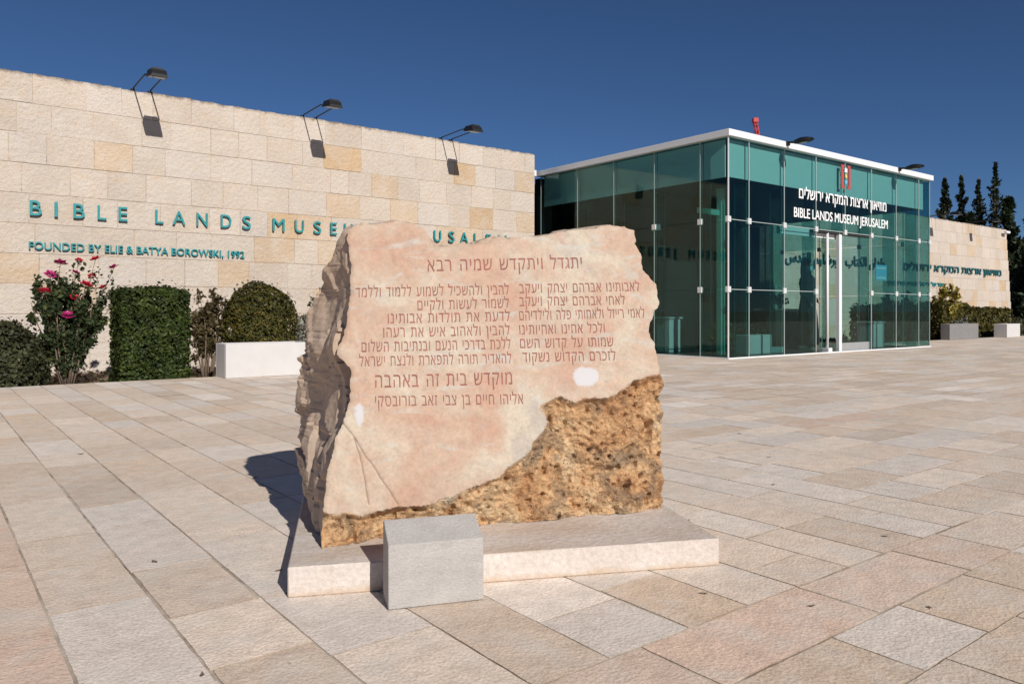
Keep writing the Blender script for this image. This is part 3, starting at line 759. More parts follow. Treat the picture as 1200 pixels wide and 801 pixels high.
# green glass stiffening fins standing behind the seams
for u in FU[1:-1]:
    z0 = 2.95 if DOOR[0] + .01 < u < DOOR[1] - .01 else .03
    pane((u, .05), (u, .36), z0, 3.74, M['glass'], name='glass_fin')
for v in FV[1:-1]:
    pane((.05, v), (.36, v), .03, 3.74, M['glass'], name='glass_fin')
mm = MB(); mm.box(.72, .86, .72, .86, .02, 3.7, bev=.01); mm.build('corner_post', M['fin'], pav)
mm = MB(); mm.box(.0, .72, .77, .81, 3.1, 3.22); mm.build('post_arm', M['fin'], pav)
# spandrel panels behind the top row, ceiling, floor, back wall
mm = MB()
for i in range(8): mm.box(FU[i] + (.16 if i == 0 else .012), FU[i + 1] - (.16 if i == 7 else .012), .10, .13, 3.80, 4.585)
mm.build('spandrel_panel', M['band'], pav)
mm = MB()
for x0_ in (.10, LU - .13):
    mm = MB()
    for i in range(5): mm.box(x0_, x0_ + .03, FV[i] + (.16 if i == 0 else .012), FV[i + 1] - .012, 3.80, 4.585)
    mm.build('spandrel_panel', M['band'], pav)
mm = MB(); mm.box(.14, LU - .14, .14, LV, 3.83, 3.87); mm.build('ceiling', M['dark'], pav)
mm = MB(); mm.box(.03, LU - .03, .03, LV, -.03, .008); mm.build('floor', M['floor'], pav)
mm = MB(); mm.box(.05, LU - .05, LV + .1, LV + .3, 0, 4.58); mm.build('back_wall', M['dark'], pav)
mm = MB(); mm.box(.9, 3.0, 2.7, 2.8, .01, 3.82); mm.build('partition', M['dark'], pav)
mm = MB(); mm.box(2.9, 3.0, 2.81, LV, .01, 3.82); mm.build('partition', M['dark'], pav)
mm = MB(); mm.box(-.08, LU + .08, -.08, LV + .1, HT + .012, HT + .15, bev=.004); mm.build('roof', M['fascia'], pav)
mm = MB(); mm.box(-.02, LU + .02, -.04, -.012, 0, .028); mm.box(-.04, -.012, -.04, LV, 0, .028); mm.build('threshold', M['fascia'], pav)
# white lettering and emblem on the front glass
text_words('sign_word', M['sign'], pav, 'BIBLE LANDS MUSEUM JERUSALEM', 15.66 - U0, 19.92 - U0, 3.12, .225, -.012, .012, offset=.008)
text_words('sign_word', M['sign'], pav, heb('מוזיאון ארצות המקרא ירושלים'), 15.86 - U0, 19.85 - U0, 3.56, .20, -.012, .012, offset=.010, ref=.55)
eu = 17.86 - U0
em = MB(); em.box(eu - .21, eu - .12, -.03, -.012, 3.96, 4.53); em.box(eu - .12, eu - .075, -.03, -.012, 4.47, 4.53); em.box(eu - .12, eu - .075, -.03, -.012, 3.96, 4.02)
em.box(eu + .12, eu + .21, -.03, -.012, 3.96, 4.53); em.box(eu + .075, eu + .12, -.03, -.012, 4.47, 4.53); em.box(eu + .075, eu + .12, -.03, -.012, 3.96, 4.02)
emo = em.build('emblem', M['red'], pav)
def star(mb_, x, z, r0, r1, n, y0=-.034, y1=-.014):
    pts = [(x + (r0 if k % 2 == 0 else r1) * math.sin(math.pi * k / n), z + (r0 if k % 2 == 0 else r1) * math.cos(math.pi * k / n)) for k in range(2 * n)]
    mb_.face([(a, y0, c) for a, c in pts][::-1]); mb_.face([(a, y1, c) for a, c in pts])
    for k in range(2 * n): a, c = pts[k]; a2, c2 = pts[(k + 1) % (2 * n)]; mb_.face([(a, y0, c), (a2, y0, c2), (a2, y1, c2), (a, y1, c)])
em = MB(); star(em, eu, 4.40, .085, .035, 6); em.build('emblem_star', M['sign'], emo)
em = MB(); em.box(eu - .035, eu + .035, -.034, -.014, 4.22, 4.31); star(em, eu, 4.25, .05, .03, 4, -.036, -.0355); em.build('emblem_stem', M['gold'], emo)
em = MB(); star(em, eu, 4.12, .085, .03, 5); em.build('emblem_base', M['blue'], emo)

# lamps on the pavilion roof edge
def cobra(u, lb):
    t = empty('roof_lamp', W(u, V0 - .06, HT + .09), TH, lb, 'lamp', 'lamps on the pavilion roof edge')
    m = MB(); m.box(-.05, .05, -.06, -.023, -.03, .06); m.tube([(0, -.05, .025), (0, -.12, .03), (0, -.24, .0)], .024, 8); m.build('arm', M['black'], t)
    m = MB(); vs = []; fs = []; n = 14
    prof = [(-.18, .025, .012), (-.22, .085, .06), (-.36, .135, .09), (-.50, .13, .08), (-.61, .09, .05), (-.66, .03, .015)]
    for y, w, h in prof:
        for k in range(n):
            a = 2 * math.pi * k / n; z = h * math.sin(a); z = z if z > 0 else z * .45
            vs.append((w * math.cos(a), y, .0 + z + (-.20 - y) * .02))
    for i in range(len(prof) - 1):
        for k in range(n): fs.append((i * n + k, i * n + (k + 1) % n, (i + 1) * n + (k + 1) % n, (i + 1) * n + k))
    fs += [tuple(range(n)), tuple(range((len(prof) - 1) * n, len(prof) * n))[::-1]]
    m.mesh(vs, fs, smooth=True); m.build('lamp_head', M['black'], t)
    m = MB(); m.lathe([(.08, .0), (.065, -.012), (.02, -.017)], 16, sx=.8, sy=1.5); l = m.build('lens', M['joint'], t); l.location = Vector((0, -.40, -.022)) * K
cobra(15.3, 'black oval lamp on the white roof edge near the pavilion corner'); cobra(20.4, 'black oval lamp on the white roof edge near the right end')

# ------------------------------------------------------------------ inside the pavilion
m = MB(); m.box(-.8, .8, -.28, .28, 0, .07); m.box(-.85, .85, -.3, .3, .07, 1.0, bev=.01); desk = m.build('reception_desk', M['floor'], loc=W(18.35, 11.9, .01), rz=TH)
tag(desk, 'dark reception desk behind the glass in front of the standing person', 'desk')
m = MB(); m.box(-.9, .9, -.34, .34, 1.003, 1.04, bev=.005); m.build('desk_top', M['bark'], desk)
pt = empty('desk_plant', W(18.0, 11.8, .01 + 1.04), TH, 'small green plant in a pale pot on the dark desk', 'plant')
m = MB(); m.lathe([(.05, 0), (.075, .12), (.065, .12), (.055, .1)], 14); m.build('pot', M['white'], pt)
P = [(rnd.gauss(0, .07), rnd.gauss(0, .07), .14 + abs(rnd.gauss(0, .13))) for _ in range(160)]; leaf_obj('leaves', P, .06, L['hedge'], pt, seed=9)
ib = empty('indoor_planter', W(15.35, 10.75, .01), TH, 'pale box planter with low greenery just inside the front glass', 'planter')
m = MB(); m.box(-.42, .42, -.2, .2, 0, .44, bev=.012); m.box(.44, .95, -.16, .16, 0, .14, bev=.01); m.build('trough', M['white'], ib)
P = [(rnd.uniform(-1.0, .9), rnd.uniform(.2, .55), .3 + abs(rnd.gauss(0, .16))) for _ in range(500)]; leaf_obj('leaves', P, .07, L['hedge'], ib, seed=12)
ip = MB(); ip.box(-.2, .2, -.2, .2, 0, .8, bev=.012); ip.box(-.24, .24, -.24, .24, .8, .84, bev=.008)
tag(ip.build('display_stand', M['white'], loc=W(14.3, 12.4, .01), rz=TH), 'pale square display stand inside the shaded side glass', 'stand')
ip = MB(); ip.box(-.28, .28, -.22, .22, 0, .66, bev=.012); ip.box(-.31, .31, -.25, .25, .66, .70, bev=.008)
tag(ip.build('display_stand', M['white'], loc=W(20.6, 10.7, .01), rz=TH), 'pale square stand inside the front glass right of the door', 'stand')
ip = MB(); ip.box(-.28, .28, -.004, .004, 0, .40); ps = ip.build('poster', M['poster'], loc=W(19.72, V0 + .05, 1.78), rz=TH)
tag(ps, 'light blue square poster stuck inside the front glass right of the door', 'poster')
for z_ in (.05, .30):
    ip = MB(); ip.box(-.24, .24, -.0058, -.0042, z_, z_ + .04); ip.build('poster_stripe', M['sign'], ps)
ip = MB(); ip.box(-.004, .004, -.13, .13, 0, .14); nt = ip.build('paper_notice', M['sign'], loc=W(U0 + .05, V0 + 2.02, 2.83), rz=TH)
tag(nt, 'small white paper notice on the shaded side glass', 'notice')

# the standing person, dressed in black
def person(u, v):
    root = bpy.data.objects.new('person', None)
    k = K
    sk = [((0, 0, 1.02), .125), ((0, .0, 1.2), .115), ((0, .0, 1.4), .135), ((0, .01, 1.54), .075), ((0, 0, 1.62), .055), ((0, -.01, 1.72), .085), ((0, -.01, 1.82), .09), ((0, -.005, 1.89), .06),
          ((.10, 0, .96), .1), ((.11, -.01, .55), .07), ((.11, .02, .12), .048), ((.115, -.13, .055), .036),
          ((-.10, 0, .96), .1), ((-.11, -.01, .55), .07), ((-.11, .02, .12), .048), ((-.115, -.13, .055), .036),
          ((.20, .01, 1.46), .07), ((.33, .05, 1.2), .05), ((.22, -.14, 1.03), .036), ((.16, -.2, 1.0), .03),
          ((-.20, .01, 1.46), .07), ((-.27, .03, 1.18), .05), ((-.22, -.12, .98), .036), ((-.2, -.17, .92), .03)]
    ed = [(0, 1), (1, 2), (2, 3), (3, 4), (4, 5), (5, 6), (6, 7), (0, 8), (8, 9), (9, 10), (10, 11), (0, 12), (12, 13), (13, 14), (14, 15), (2, 16), (16, 17), (17, 18), (18, 19), (2, 20), (20, 21), (21, 22), (22, 23)]
    me = bpy.data.meshes.new('person'); me.from_pydata([Vector(p) * 1.03 for p, _ in sk], ed, [])
    o = bpy.data.objects.new('person', me); col.objects.link(o)
    md = o.modifiers.new('skin', 'SKIN'); s2 = o.modifiers.new('sub', 'SUBSURF'); s2.levels = s2.render_levels = 2
    for i, (_, r_) in enumerate(sk): me.skin_vertices[0].data[i].radius = (r_, r_ * .8); me.skin_vertices[0].data[i].use_root = (i == 0)
    bpy.context.view_layer.update(); dg = bpy.context.evaluated_depsgraph_get()
    nm = bpy.data.meshes.new_from_object(o.evaluated_get(dg)); bpy.data.objects.remove(o)
    nm.materials.clear(); nm.materials.append(M['cloth']); nm.materials.append(M['skin'])
    for p in nm.polygons:
        p.use_smooth = True; c = p.center
        if c.z > 1.66 or (c.z < 1.1 and c.y < -.16 and c.z > .8): p.material_index = 1
    po = bpy.data.objects.new('person', nm); col.objects.link(po); po.location = W(u, v, .012); po.rotation_euler = (0, 0, TH + .2)
    tag(po, 'person in a long black coat and pale face mask standing inside behind the glass', 'person')
    m = MB(); m.lathe([(.30, .10), (.31, .3), (.27, .7), (.20, 1.05), (.185, 1.2), (.235, 1.42), (.21, 1.52), (.10, 1.6), (.075, 1.64)], 24, sy=.72); m.build('coat', M['cloth'], po, scale=1.03)
    m = MB(); m.lathe([(.11, 1.5), (.125, 1.66), (.118, 1.8), (.10, 1.9), (.05, 1.95)], 18, sy=.9, oy=.035); m.build('hair', M['hair'], po, scale=1.03)
    m = MB(); m.lathe([(.03, 1.66), (.062, 1.69), (.066, 1.74), (.05, 1.775)], 14, sy=.55, oy=-.075); m.build('face_mask', M['mask'], po, scale=1.03)
    for s in (-1, 1):
        m = MB(); m.lathe([(.006, 1.795), (.013, 1.805), (.006, 1.815)], 8, ox=s * .035, oy=-.088, sy=.5); m.build('eye', M['hair'], po, scale=1.03)
    return po
person(18.15, 11.1)

# ------------------------------------------------------------------ planters and shrubs, left bed
def planter(name, u0, u1, v0, v1, h, mat, label, z0=0.0):
    t = MB(); w = (u1 - u0) / 2; d = (v1 - v0) / 2; th = .05
    t.box(-w, w, -d, -d + th, z0, h, bev=.006); t.box(-w, w, d - th, d, z0, h, bev=.006); t.box(-w, -w + th, -d + th + .001, d - th - .001, z0, h, bev=.006); t.box(w - th, w, -d + th + .001, d - th - .001, z0, h, bev=.006)
    t.box(-w + th, w - th, -d + th, d - th, z0 + .02, h - .06, m=1)
    return tag(t.build(name, [mat, M['soil']], loc=W((u0 + u1) / 2, (v0 + v1) / 2, 0), rz=TH), label, 'planter')
planter('planter_box', 3.60, 4.88, 11.58, 12.06, .51, M['white'], 'white rectangular planter box in front of the dome shaped shrub', .002)
planter('planter_box', 32.35, 33.6, 11.6, 12.05, .51, M['white'], 'small far white planter box at the edge of the right bed', .002)
planter('planter_box', 27.9, 30.2, 11.75, 12.05, .55, M['concrete'], 'grey planter trough beside the right end of the glass entrance', .002)
m = MB(); m.lathe([(.13, 0), (.19, .34), (.21, .34), (.21, .40), (.18, .40), (.165, .3)], 20); tag(m.build('terracotta_pot', M['terracotta'], loc=W(5.05, 12.35, -.1), rz=TH), 'terracotta pot half hidden behind the carved rock beside the white planter', 'pot')

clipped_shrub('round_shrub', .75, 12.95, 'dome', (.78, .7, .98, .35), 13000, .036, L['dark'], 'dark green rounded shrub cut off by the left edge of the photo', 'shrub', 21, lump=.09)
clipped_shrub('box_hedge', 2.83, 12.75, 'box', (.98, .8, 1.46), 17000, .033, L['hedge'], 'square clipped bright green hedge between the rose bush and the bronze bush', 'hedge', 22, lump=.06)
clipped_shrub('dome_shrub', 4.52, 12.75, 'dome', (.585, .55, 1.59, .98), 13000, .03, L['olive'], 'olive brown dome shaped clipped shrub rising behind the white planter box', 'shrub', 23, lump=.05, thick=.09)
fl = [(-.25, -.3, 1.62, .07), (.42, -.25, 1.45, .065), (.05, -.3, 1.30, .06), (-.12, -.25, 1.78, .085), (.33, -.2, 1.86, .075), (.57, -.2, 1.75, .075), (.18, -.35, 1.48, .09), (-.32, -.3, 1.38, .075), (-.05, -.38, 1.05, .075), (.13, -.1, 1.84, .045), (.07, -.2, 1.66, .06), (.3, -.1, 1.62, .05)]
open_shrub('rose_bush', 1.72, 12.75, 1.85, .58, .45, 24, 11000, .042, L['rose'], 'tall rose bush with crimson flowers against the limestone wall', 'rose bush', 31, flowers=fl, fmat=[M['rose2'], M['rose'], M['rose'], M['rose2'], M['rose']], stemr=.015, base=.2)
open_shrub('bronze_bush', 3.72, 12.9, 1.6, .36, .34, 13, 3200, .042, L['bronze'], 'thin bronze leaved bush between the square hedge and the dome shrub', 'bush', 32, stemr=.014)
open_shrub('silver_bush', 5.45, 12.9, 1.15, .34, .3, 16, 1700, .05, L['silver'], 'silvery grey bush beside the carved rock behind the white planter', 'bush', 33, stemr=.01)
open_shrub('thin_rose_bush', 5.75, 13.0, 1.75, .36, .3, 6, 420, .045, L['rose'], 'sparse tall rose bush partly hidden by the carved rock', 'rose bush', 34, stemr=.013)

# right bed
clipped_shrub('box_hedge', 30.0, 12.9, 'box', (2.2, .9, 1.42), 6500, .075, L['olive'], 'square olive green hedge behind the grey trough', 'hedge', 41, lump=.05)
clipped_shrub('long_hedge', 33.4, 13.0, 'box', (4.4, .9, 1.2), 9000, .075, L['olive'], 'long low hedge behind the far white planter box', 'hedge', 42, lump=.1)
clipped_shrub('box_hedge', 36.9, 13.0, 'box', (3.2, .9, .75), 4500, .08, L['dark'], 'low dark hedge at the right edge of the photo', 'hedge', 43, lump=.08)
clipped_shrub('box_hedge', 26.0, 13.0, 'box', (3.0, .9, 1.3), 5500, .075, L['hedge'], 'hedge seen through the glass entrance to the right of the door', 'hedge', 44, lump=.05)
open_shrub('yellow_bush', 29.7, 12.7, 2.25, 1.0, .5, 18, 2600, .09, L['yellow'], 'yellow leaved bush above the square olive hedge', 'bush', 45, stemr=.02)
open_shrub('grey_bush', 29.75, 12.2, 1.0, .55, .2, 18, 1100, .07, L['silver'], 'grey feathery bush growing over the grey trough', 'bush', 46, stemr=.012)
open_shrub('rose_bush', 25.6, 12.6, 1.75, .8, .5, 14, 1500, .085, L['rose'], 'rose bush seen through the glass beside the open door', 'rose bush', 47, stemr=.02)
open_shrub('rose_bush', 27.4, 12.7, 1.9, .8, .5, 14, 1500, .085, L['rose'], 'rose bush seen through the glass under the blue poster', 'rose bush', 48, stemr=.02)

# ------------------------------------------------------------------ trees beyond the right wall, crane
def conifer(name, x, y, h, r, n, mat, label, seed, lean=0.0, shape='cypress', size=.085, sparse=0.0, cat='tree'):
    rr = random.Random(seed); root = empty(name, Vector((x, y, -.2)) * K, 0, label, cat, 'trees beyond the far wall')
    mb = MB(); mb.tube([(0, 0, 0), (lean * .3, 0, h * .35), (lean * .7, 0, h * .7), (lean, 0, h)], [.16, .12, .07, .015], 8)
    P = []; 
    nb = 90 if shape == 'cypress' else 40
    for k in range(nb):
        t = (k + rr.random()) / nb; z = h * (.08 + .9 * t)
        if shape == 'cypress': R_ = r * (1 - t) ** .8 * (.7 + .6 * rr.random())
        else: R_ = r * (1 - t) ** .8 * (.45 + .8 * rr.random())
        if rr.random() < sparse: R_ *= .35
        a = rr.uniform(0, 6.28); up_ = R_ * (1.3 if shape == 'cypress' else .25)
        p0 = Vector((lean * t, 0, z)); p1 = p0 + Vector((math.cos(a) * R_, math.sin(a) * R_, up_))
        mb.tube([p0, p0.lerp(p1, .5) + Vector((0, 0, -.04)), p1], [.035, .022, .008], 5)
        for _ in range(n // nb):
            s_ = rr.uniform(.12, 1.05); c = p0.lerp(p1, s_); g = (.09 + .12 * r * (1 - s_)) * (1.2 - t)
            P.append((c.x + rr.gauss(0, g), c.y + rr.gauss(0, g), c.z + rr.gauss(0, g)))
    mb.build('trunk', M['bark'], root)
    leaf_obj('crown', P, size, mat, root, seed=seed, tone=np.array([.42 + .4 * fbm(p, 1.2, 3, seed) for p in P]), aspect=2.2)
conifer('cypress_tree', 26.9, 48, 9.6, 1.1, 6500, L['cypress'], 'slender dark cypress nearest the glass entrance above the far wall', 51)
conifer('cypress_tree', 28.5, 49, 9.9, 1.0, 5200, L['cypress'], 'second slender cypress from the left above the far wall', 52, sparse=.25)
conifer('cypress_tree', 29.0, 48, 9.5, 1.15, 3600, L['cypress'], 'thin half bare cypress in the middle of the tree row', 53, sparse=.45)
conifer('cypress_tree', 29.9, 48, 10.6, 1.25, 3600, L['cypress'], 'tallest sparse tree with a bare forked top above the far wall', 54, sparse=.6, lean=.15)
conifer('pine_tree', 29.9, 46.5, 8.1, 1.7, 7000, L['pine'], 'bushy green pine at the outer end of the far wall', 55, shape='pine', size=.22)
conifer('pine_tree', 31.8, 47, 8.0, 2.2, 9000, L['pine'], 'wide dark pine at the right edge of the photo', 56, shape='pine', size=.24)
conifer('pine_tree', 28.7, 42.5, 5.4, 1.7, 7000, L['pine'], 'low dark pine right beside the end of the far wall', 57, shape='pine', size=.2)
conifer('pine_tree', 30.8, 52, 7.9, 2.2, 4000, L['pine'], 'bushy tree far back between the tallest sparse tree and the wide pine', 58, shape='pine', size=.24)
conifer('pine_tree', 31.6, 54, 7.9, 2.3, 5000, L['pine'], 'low bushy tree filling the gap between the thin cypresses above the wall', 61, shape='pine', size=.1)
conifer('pine_tree', 36.5, 52, 9.0, 2.8, 6000, L['pine'], 'dark pine farthest to the right behind the others', 59, shape='pine', size=.26)
conifer('pine_tree', 28.6, 40.9, 4.4, 1.7, 6000, L['pine'], 'low dark tree in front of the wide pine at the right edge', 60, shape='pine', size=.2)

cr = empty('crane', Vector((22.8, 70.0, -.2)) * K, 0, 'red lattice crane boom tip rising behind the white roof edge', 'crane')
m = MB(); m.box(-1, 1, -1.2, 1.2, 0, 1.4, bev=.1); m.box(-.8, .2, -.8, .8, 1.4, 2.6, bev=.1); m.build('crane_base', M['crane'], cr)
def lattice(p0, p1, w, n):
    m = MB(); p0, p1 = Vector(p0), Vector(p1); d = (p1 - p0).normalized(); x = d.cross(Vector((0, 1, 0))).normalized(); y = d.cross(x)
    cn = [(x * a + y * b) * w for a, b in ((1, 1), (-1, 1), (-1, -1), (1, -1))]
    for c in cn: m.tube([p0 + c, p1 + c * .8], .055, 6)
    for i in range(n):
        a = p0.lerp(p1, i / n); b = p0.lerp(p1, (i + 1) / n)
        for k in range(4): m.tube([a + cn[k], b + cn[(k + 1) % 4]], .032, 5)
    return m
m = lattice((2.0, 0, 2.2), (-.75, 0, 18.3), .15, 30); m.build('boom', M['crane'], cr)
m = MB(); m.box(-1.0, -.5, -.25, .25, 18.2, 18.65, bev=.06); m.build('boom_head', M['crane'], cr)

# ------------------------------------------------------------------ plinth, marker block and the memorial rock
pl0 = Vector((-.782, 2.69, 0)); PA = math.atan2(.347, 1.5975)
m = MB()
xs = [0, 1.05, 1.635]
m.box(0, 1.635, 0, 1.25, 0, .106, bev=.004)
tag(m.build('stone_plinth', M['plinth'], loc=pl0 * K, rz=PA), 'low pale stone plinth with rusty stains carrying the carved rock', 'plinth')
m = MB(); w = .329
prof = [(0, 0), (.004, .212), (.125, .268), (.135, .262), (.135, 0)]
n0 = len(prof); vs = [(0, y, z) for y, z in prof] + [(w, y, z) for y, z in prof]
m.mesh(vs, [tuple(range(n0))[::-1], tuple(range(n0, 2 * n0))] + [(i, i + 1, n0 + i + 1, n0 + i) for i in range(n0 - 1)] + [(n0 - 1, 0, n0, 2 * n0 - 1)])
mk = m.build('marker_block', M['grey'], loc=Vector((-.4125, 2.575, .003)) * K, rz=math.atan2(.095, .315))
bv = mk.modifiers.new('bevel', 'BEVEL'); bv.width = .003; bv.segments = 2; bv.limit_method = 'ANGLE'
tag(mk, 'blank grey stone marker block with sloping top standing before the plinth', 'marker')

OUT = [(0.006, -0.001), (0.006, 0.113), (0.02, 0.241), (0.059, 0.42), (0.1, 0.502), (0.112, 0.555), (0.115, 0.622), (0.112, 0.691), (0.059, 0.743), (0.079, 0.795), (0.1, 0.858), (0.114, 0.989), (0.121, 1.091), (0.108, 1.19), (0.105, 1.264), (0.115, 1.279), (0.185, 1.296), (0.227, 1.295), (0.309, 1.317), (0.377, 1.301), (0.424, 1.28), (0.448, 1.242), (0.472, 1.204), (0.493, 1.206), (0.586, 1.224), (0.649, 1.221), (0.703, 1.252), (0.748, 1.258), (0.789, 1.243), (0.855, 1.259), (0.92, 1.257), (0.963, 1.265), (1.078, 1.291), (1.147, 1.299), (1.267, 1.319), (1.331, 1.316), (1.376, 1.296), (1.372, 1.233), (1.396, 1.186), (1.399, 1.11), (1.455, 1.047), (1.458, 0.953), (1.402, 0.852), (1.4, 0.825), (1.418, 0.769), (1.427, 0.707), (1.429, 0.646), (1.455, .60), (1.462, .48), (1.47, .36), (1.478, .24), (1.485, .12), (1.497, -.001)]
RB = [(1.52, 0.650), (1.449, 0.644), (1.306, 0.612), (1.225, 0.558), (1.162, 0.539), (1.078, 0.537), (1.036, 0.527), (0.966, 0.554), (0.887, 0.513), (0.908, 0.449), (0.884, 0.411), (0.841, 0.364), (0.839, 0.337), (0.729, 0.267), (0.699, 0.231), (0.583, 0.204), (0.497, 0.166), (0.402, 0.141), (0.254, 0.14), (0.153, 0.12), (0.078, 0.128), (-.05, 0.138)]
PHI, TAU = math.radians(13), math.radians(14)
E_ = Vector((math.cos(PHI), math.sin(PHI), 0)); NB = Vector((-math.sin(PHI), math.cos(PHI), 0)); W_ = Vector((0, 0, math.cos(TAU))) + NB * math.sin(TAU)
NF = E_.cross(W_)

def resample(poly, step, jit, closed=True, seed=1):
    out = []; n = len(poly)
    for i in range(n if closed else n - 1):
        a = np.array(poly[i]); b = np.array(poly[(i + 1) % n]); d = np.linalg.norm(b - a); k = max(1, int(d / step)); nn = np.array([-(b - a)[1], (b - a)[0]]) / d
        for j in range(k):
            p = a + (b - a) * j / k
            flat = abs(a[1]) < .01 and abs(b[1]) < .01
            if not flat:
                q = Vector((p[0], p[1], seed)); p = p + nn * jit * (1.1 * noise.noise(q * 14) + .8 * noise.noise(q * 38) + .5 * noise.noise(q * 90))
            out.append((float(p[0]), float(max(p[1], -.001))))
    if not closed: out.append(poly[-1])
    return out
outline = resample(OUT, .009, .007)
rbl = resample(RB, .01, .013, closed=False, seed=4)
def dist_poly(pts, poly, closed):
    P = np.array(poly); A = P; B = np.roll(P, -1, 0)
    if not closed: A = P[:-1]; B = P[1:]
    best = np.full(len(pts), 9.0)
    for a, b in zip(A, B):
        d = b - a; t = np.clip(((pts - a) @ d) / (d @ d + 1e-12), 0, 1); best = np.minimum(best, np.hypot(*(pts - a - t[:, None] * d).T))
    return best
CR = [[(.075, .50), (.09, .46), (.13, .41), (.165, .345), (.20, .30), (.25, .22), (.29, .155)], [(.13, .41), (.15, .33), (.165, .26), (.18, .16)]]
CRp = [resample(c, .005, .003, closed=False, seed=k + 9) for k, c in enumerate(CR)]
step = .0085
gx, gy = np.meshgrid(np.arange(-.02, 1.53, step), np.arange(.004, 1.35, step))
G = np.stack([gx.ravel(), gy.ravel()], 1) + npr.uniform(-.3, .3, (gx.size, 2)) * step
G = G[pip(G, outline)]; G = G[dist_poly(G, outline, True) > step * .55]
dG = np.min([dist_poly(G, c, False) for c in CRp], 0); G = G[dG > .0045]
ex = []
for c in CRp:
    for i in range(len(c)):
        d_ = np.array(c[min(i + 1, len(c) - 1)]) - np.array(c[max(i - 1, 0)]); d_ = d_ / (np.linalg.norm(d_) + 1e-9)
        for o_ in (-.0036, 0, .0036): ex.append((c[i][0] - d_[1] * o_, c[i][1] + d_[0] * o_))
G = np.concatenate([G, np.array(ex)])
g2x, g2y = np.meshgrid(np.arange(.0, 1.52, .0068), np.arange(.004, .68, .0068)); G2 = np.stack([g2x.ravel(), g2y.ravel()], 1) + npr.uniform(-.3, .3, (g2x.size, 2)) * .0068
RP = rbl + [(-.05, -.1), (1.6, -.1)]
G2 = G2[pip(G2, outline) & pip(G2, RP)]; G2 = G2[dist_poly(G2, outline, True) > .004]
G = np.concatenate([G[~pip(G, RP)], G2, np.array([p for p in rbl if -.0 < p[0] < 1.5])])
G = G[pip(G, outline)]
allp = [Vector(p) for p in outline] + [Vector((float(a), float(b))) for a, b in G]
nb_ = len(outline)
cv, ce, cf, ov, oe, of = delaunay_2d_cdt(allp, [(i, (i + 1) % nb_) for i in range(nb_)], [], 1, 1e-6)
AB = np.array([v[:] for v in cv])
bidx = {}
for i, lst in enumerate(ov):
    for q in lst:
        if q < nb_: bidx[q] = i
rough_poly = rbl + [(-.05, -.1), (1.6, -.1)]
inr = pip(AB, rough_poly); dr = dist_poly(AB, rbl, False); dout = dist_poly(AB, outline, True)
rb_x = np.array([p[0] for p in RB])[::-1]; rb_y = np.array([p[1] for p in RB])[::-1]
def recess(a, b):
    yb = float(np.interp(a, rb_x, rb_y)); db = float(np.interp(a, [0, .08, .242, .653, 1.134, 1.5], [.0, .03, .087, .17, .22, .255]))
    s = min(max((yb - b) / yb, 0), 1); return db * s ** .8
dcr = np.min([dist_poly(AB, c, False) for c in CRp], 0)
FLK = [(.452, 1.238), (.478, 1.168), (.53, 1.172), (.60, 1.198), (.70, 1.222), (.745, 1.262), (.60, 1.27), (.47, 1.24)]
flk = pip(AB, FLK); dfl = np.minimum(dist_poly(AB, FLK[1:5], False), .06)
front = []; rough_a = []; white_a = []; side_a = []; crack_a = []
for i, (a, b) in enumerate(AB):
    p3 = Vector((a, b, 0)); r_ = inr[i]
    mask = 0.0; sflag = 0.0
    if r_:
        s = min(dr[i] / .02, 1); mask = min(dr[i] / .008, 1)
        g = abs(noise.noise(Vector((a * 16, b * 16, 3.3)))); big = fbm((a, b, 1.2), 6, 4)
        hole = max(0, noise.noise(Vector((a * 21, b * 21, 6.1))) - .28) + .7 * max(0, noise.noise(Vector((a * 44, b * 44, 2.1))) - .25)
        n_ = -(.016 * s) + s * (.034 * fbm((a, b, 1.2), 5, 3) + .020 * fbm((a * 1.0, b * 1.3, .4), 17, 3) + .006 * fbm((a, b, 7.7), 62, 2) - .085 * hole - .02 * max(0, 1 - dr[i] / .03) * max(0, noise.noise(Vector((a * 13, b * 13, 8.8))) + .1))
        n_ = min(n_, .03)
        bk = recess(a, b)
    else:
        n_ = .0035 * fbm((a, b, .2), 3, 4) + .0012 * noise.noise(Vector((a * 30, b * 30, 0))); bk = 0
        e = min(dout[i] / .010, 1); n_ -= .005 * (1 - e) ** 2
        if dcr[i] < .003: n_ -= .005
        if flk[i]: n_ -= .004 + .30 * dfl[i]; sflag = .75
        # grey flake broken off below the notch
    wn_ = .35 * fbm((a, b, 5), 18, 3)
    wv = max(0.0, 1 + wn_ - (((a - 1.09) / .062) ** 2 + ((b - .634) / .043) ** 2)) * 6
    wv = max(wv, 4 * max(0, 1 + 2 * wn_ - (((a - .148) / .016) ** 2 + ((b - .50) / .042) ** 2)))
    white_a.append(min(wv, 1) * (0 if r_ and wv < 1 else 1))
    if wv > .5: mask *= 0; 
    q = E_ * a + W_ * b + NF * n_ + NB * bk
    if abs(b) < .0035: q.z = .002
    front.append(q); rough_a.append(mask); side_a.append(sflag); crack_a.append(.85 if dcr[i] < .0028 and not r_ else 0.0)
verts = [v for v in front]; faces = []; fm = []; smooth = []
for f in cf:
    a_, b_, c_ = (front[i] for i in f)
    f2 = tuple(f) if (b_ - a_).cross(c_ - a_).dot(NF) > 0 else tuple(f[::-1])
    faces.append(f2); smooth.append(not any(rough_a[i] > .3 for i in f))
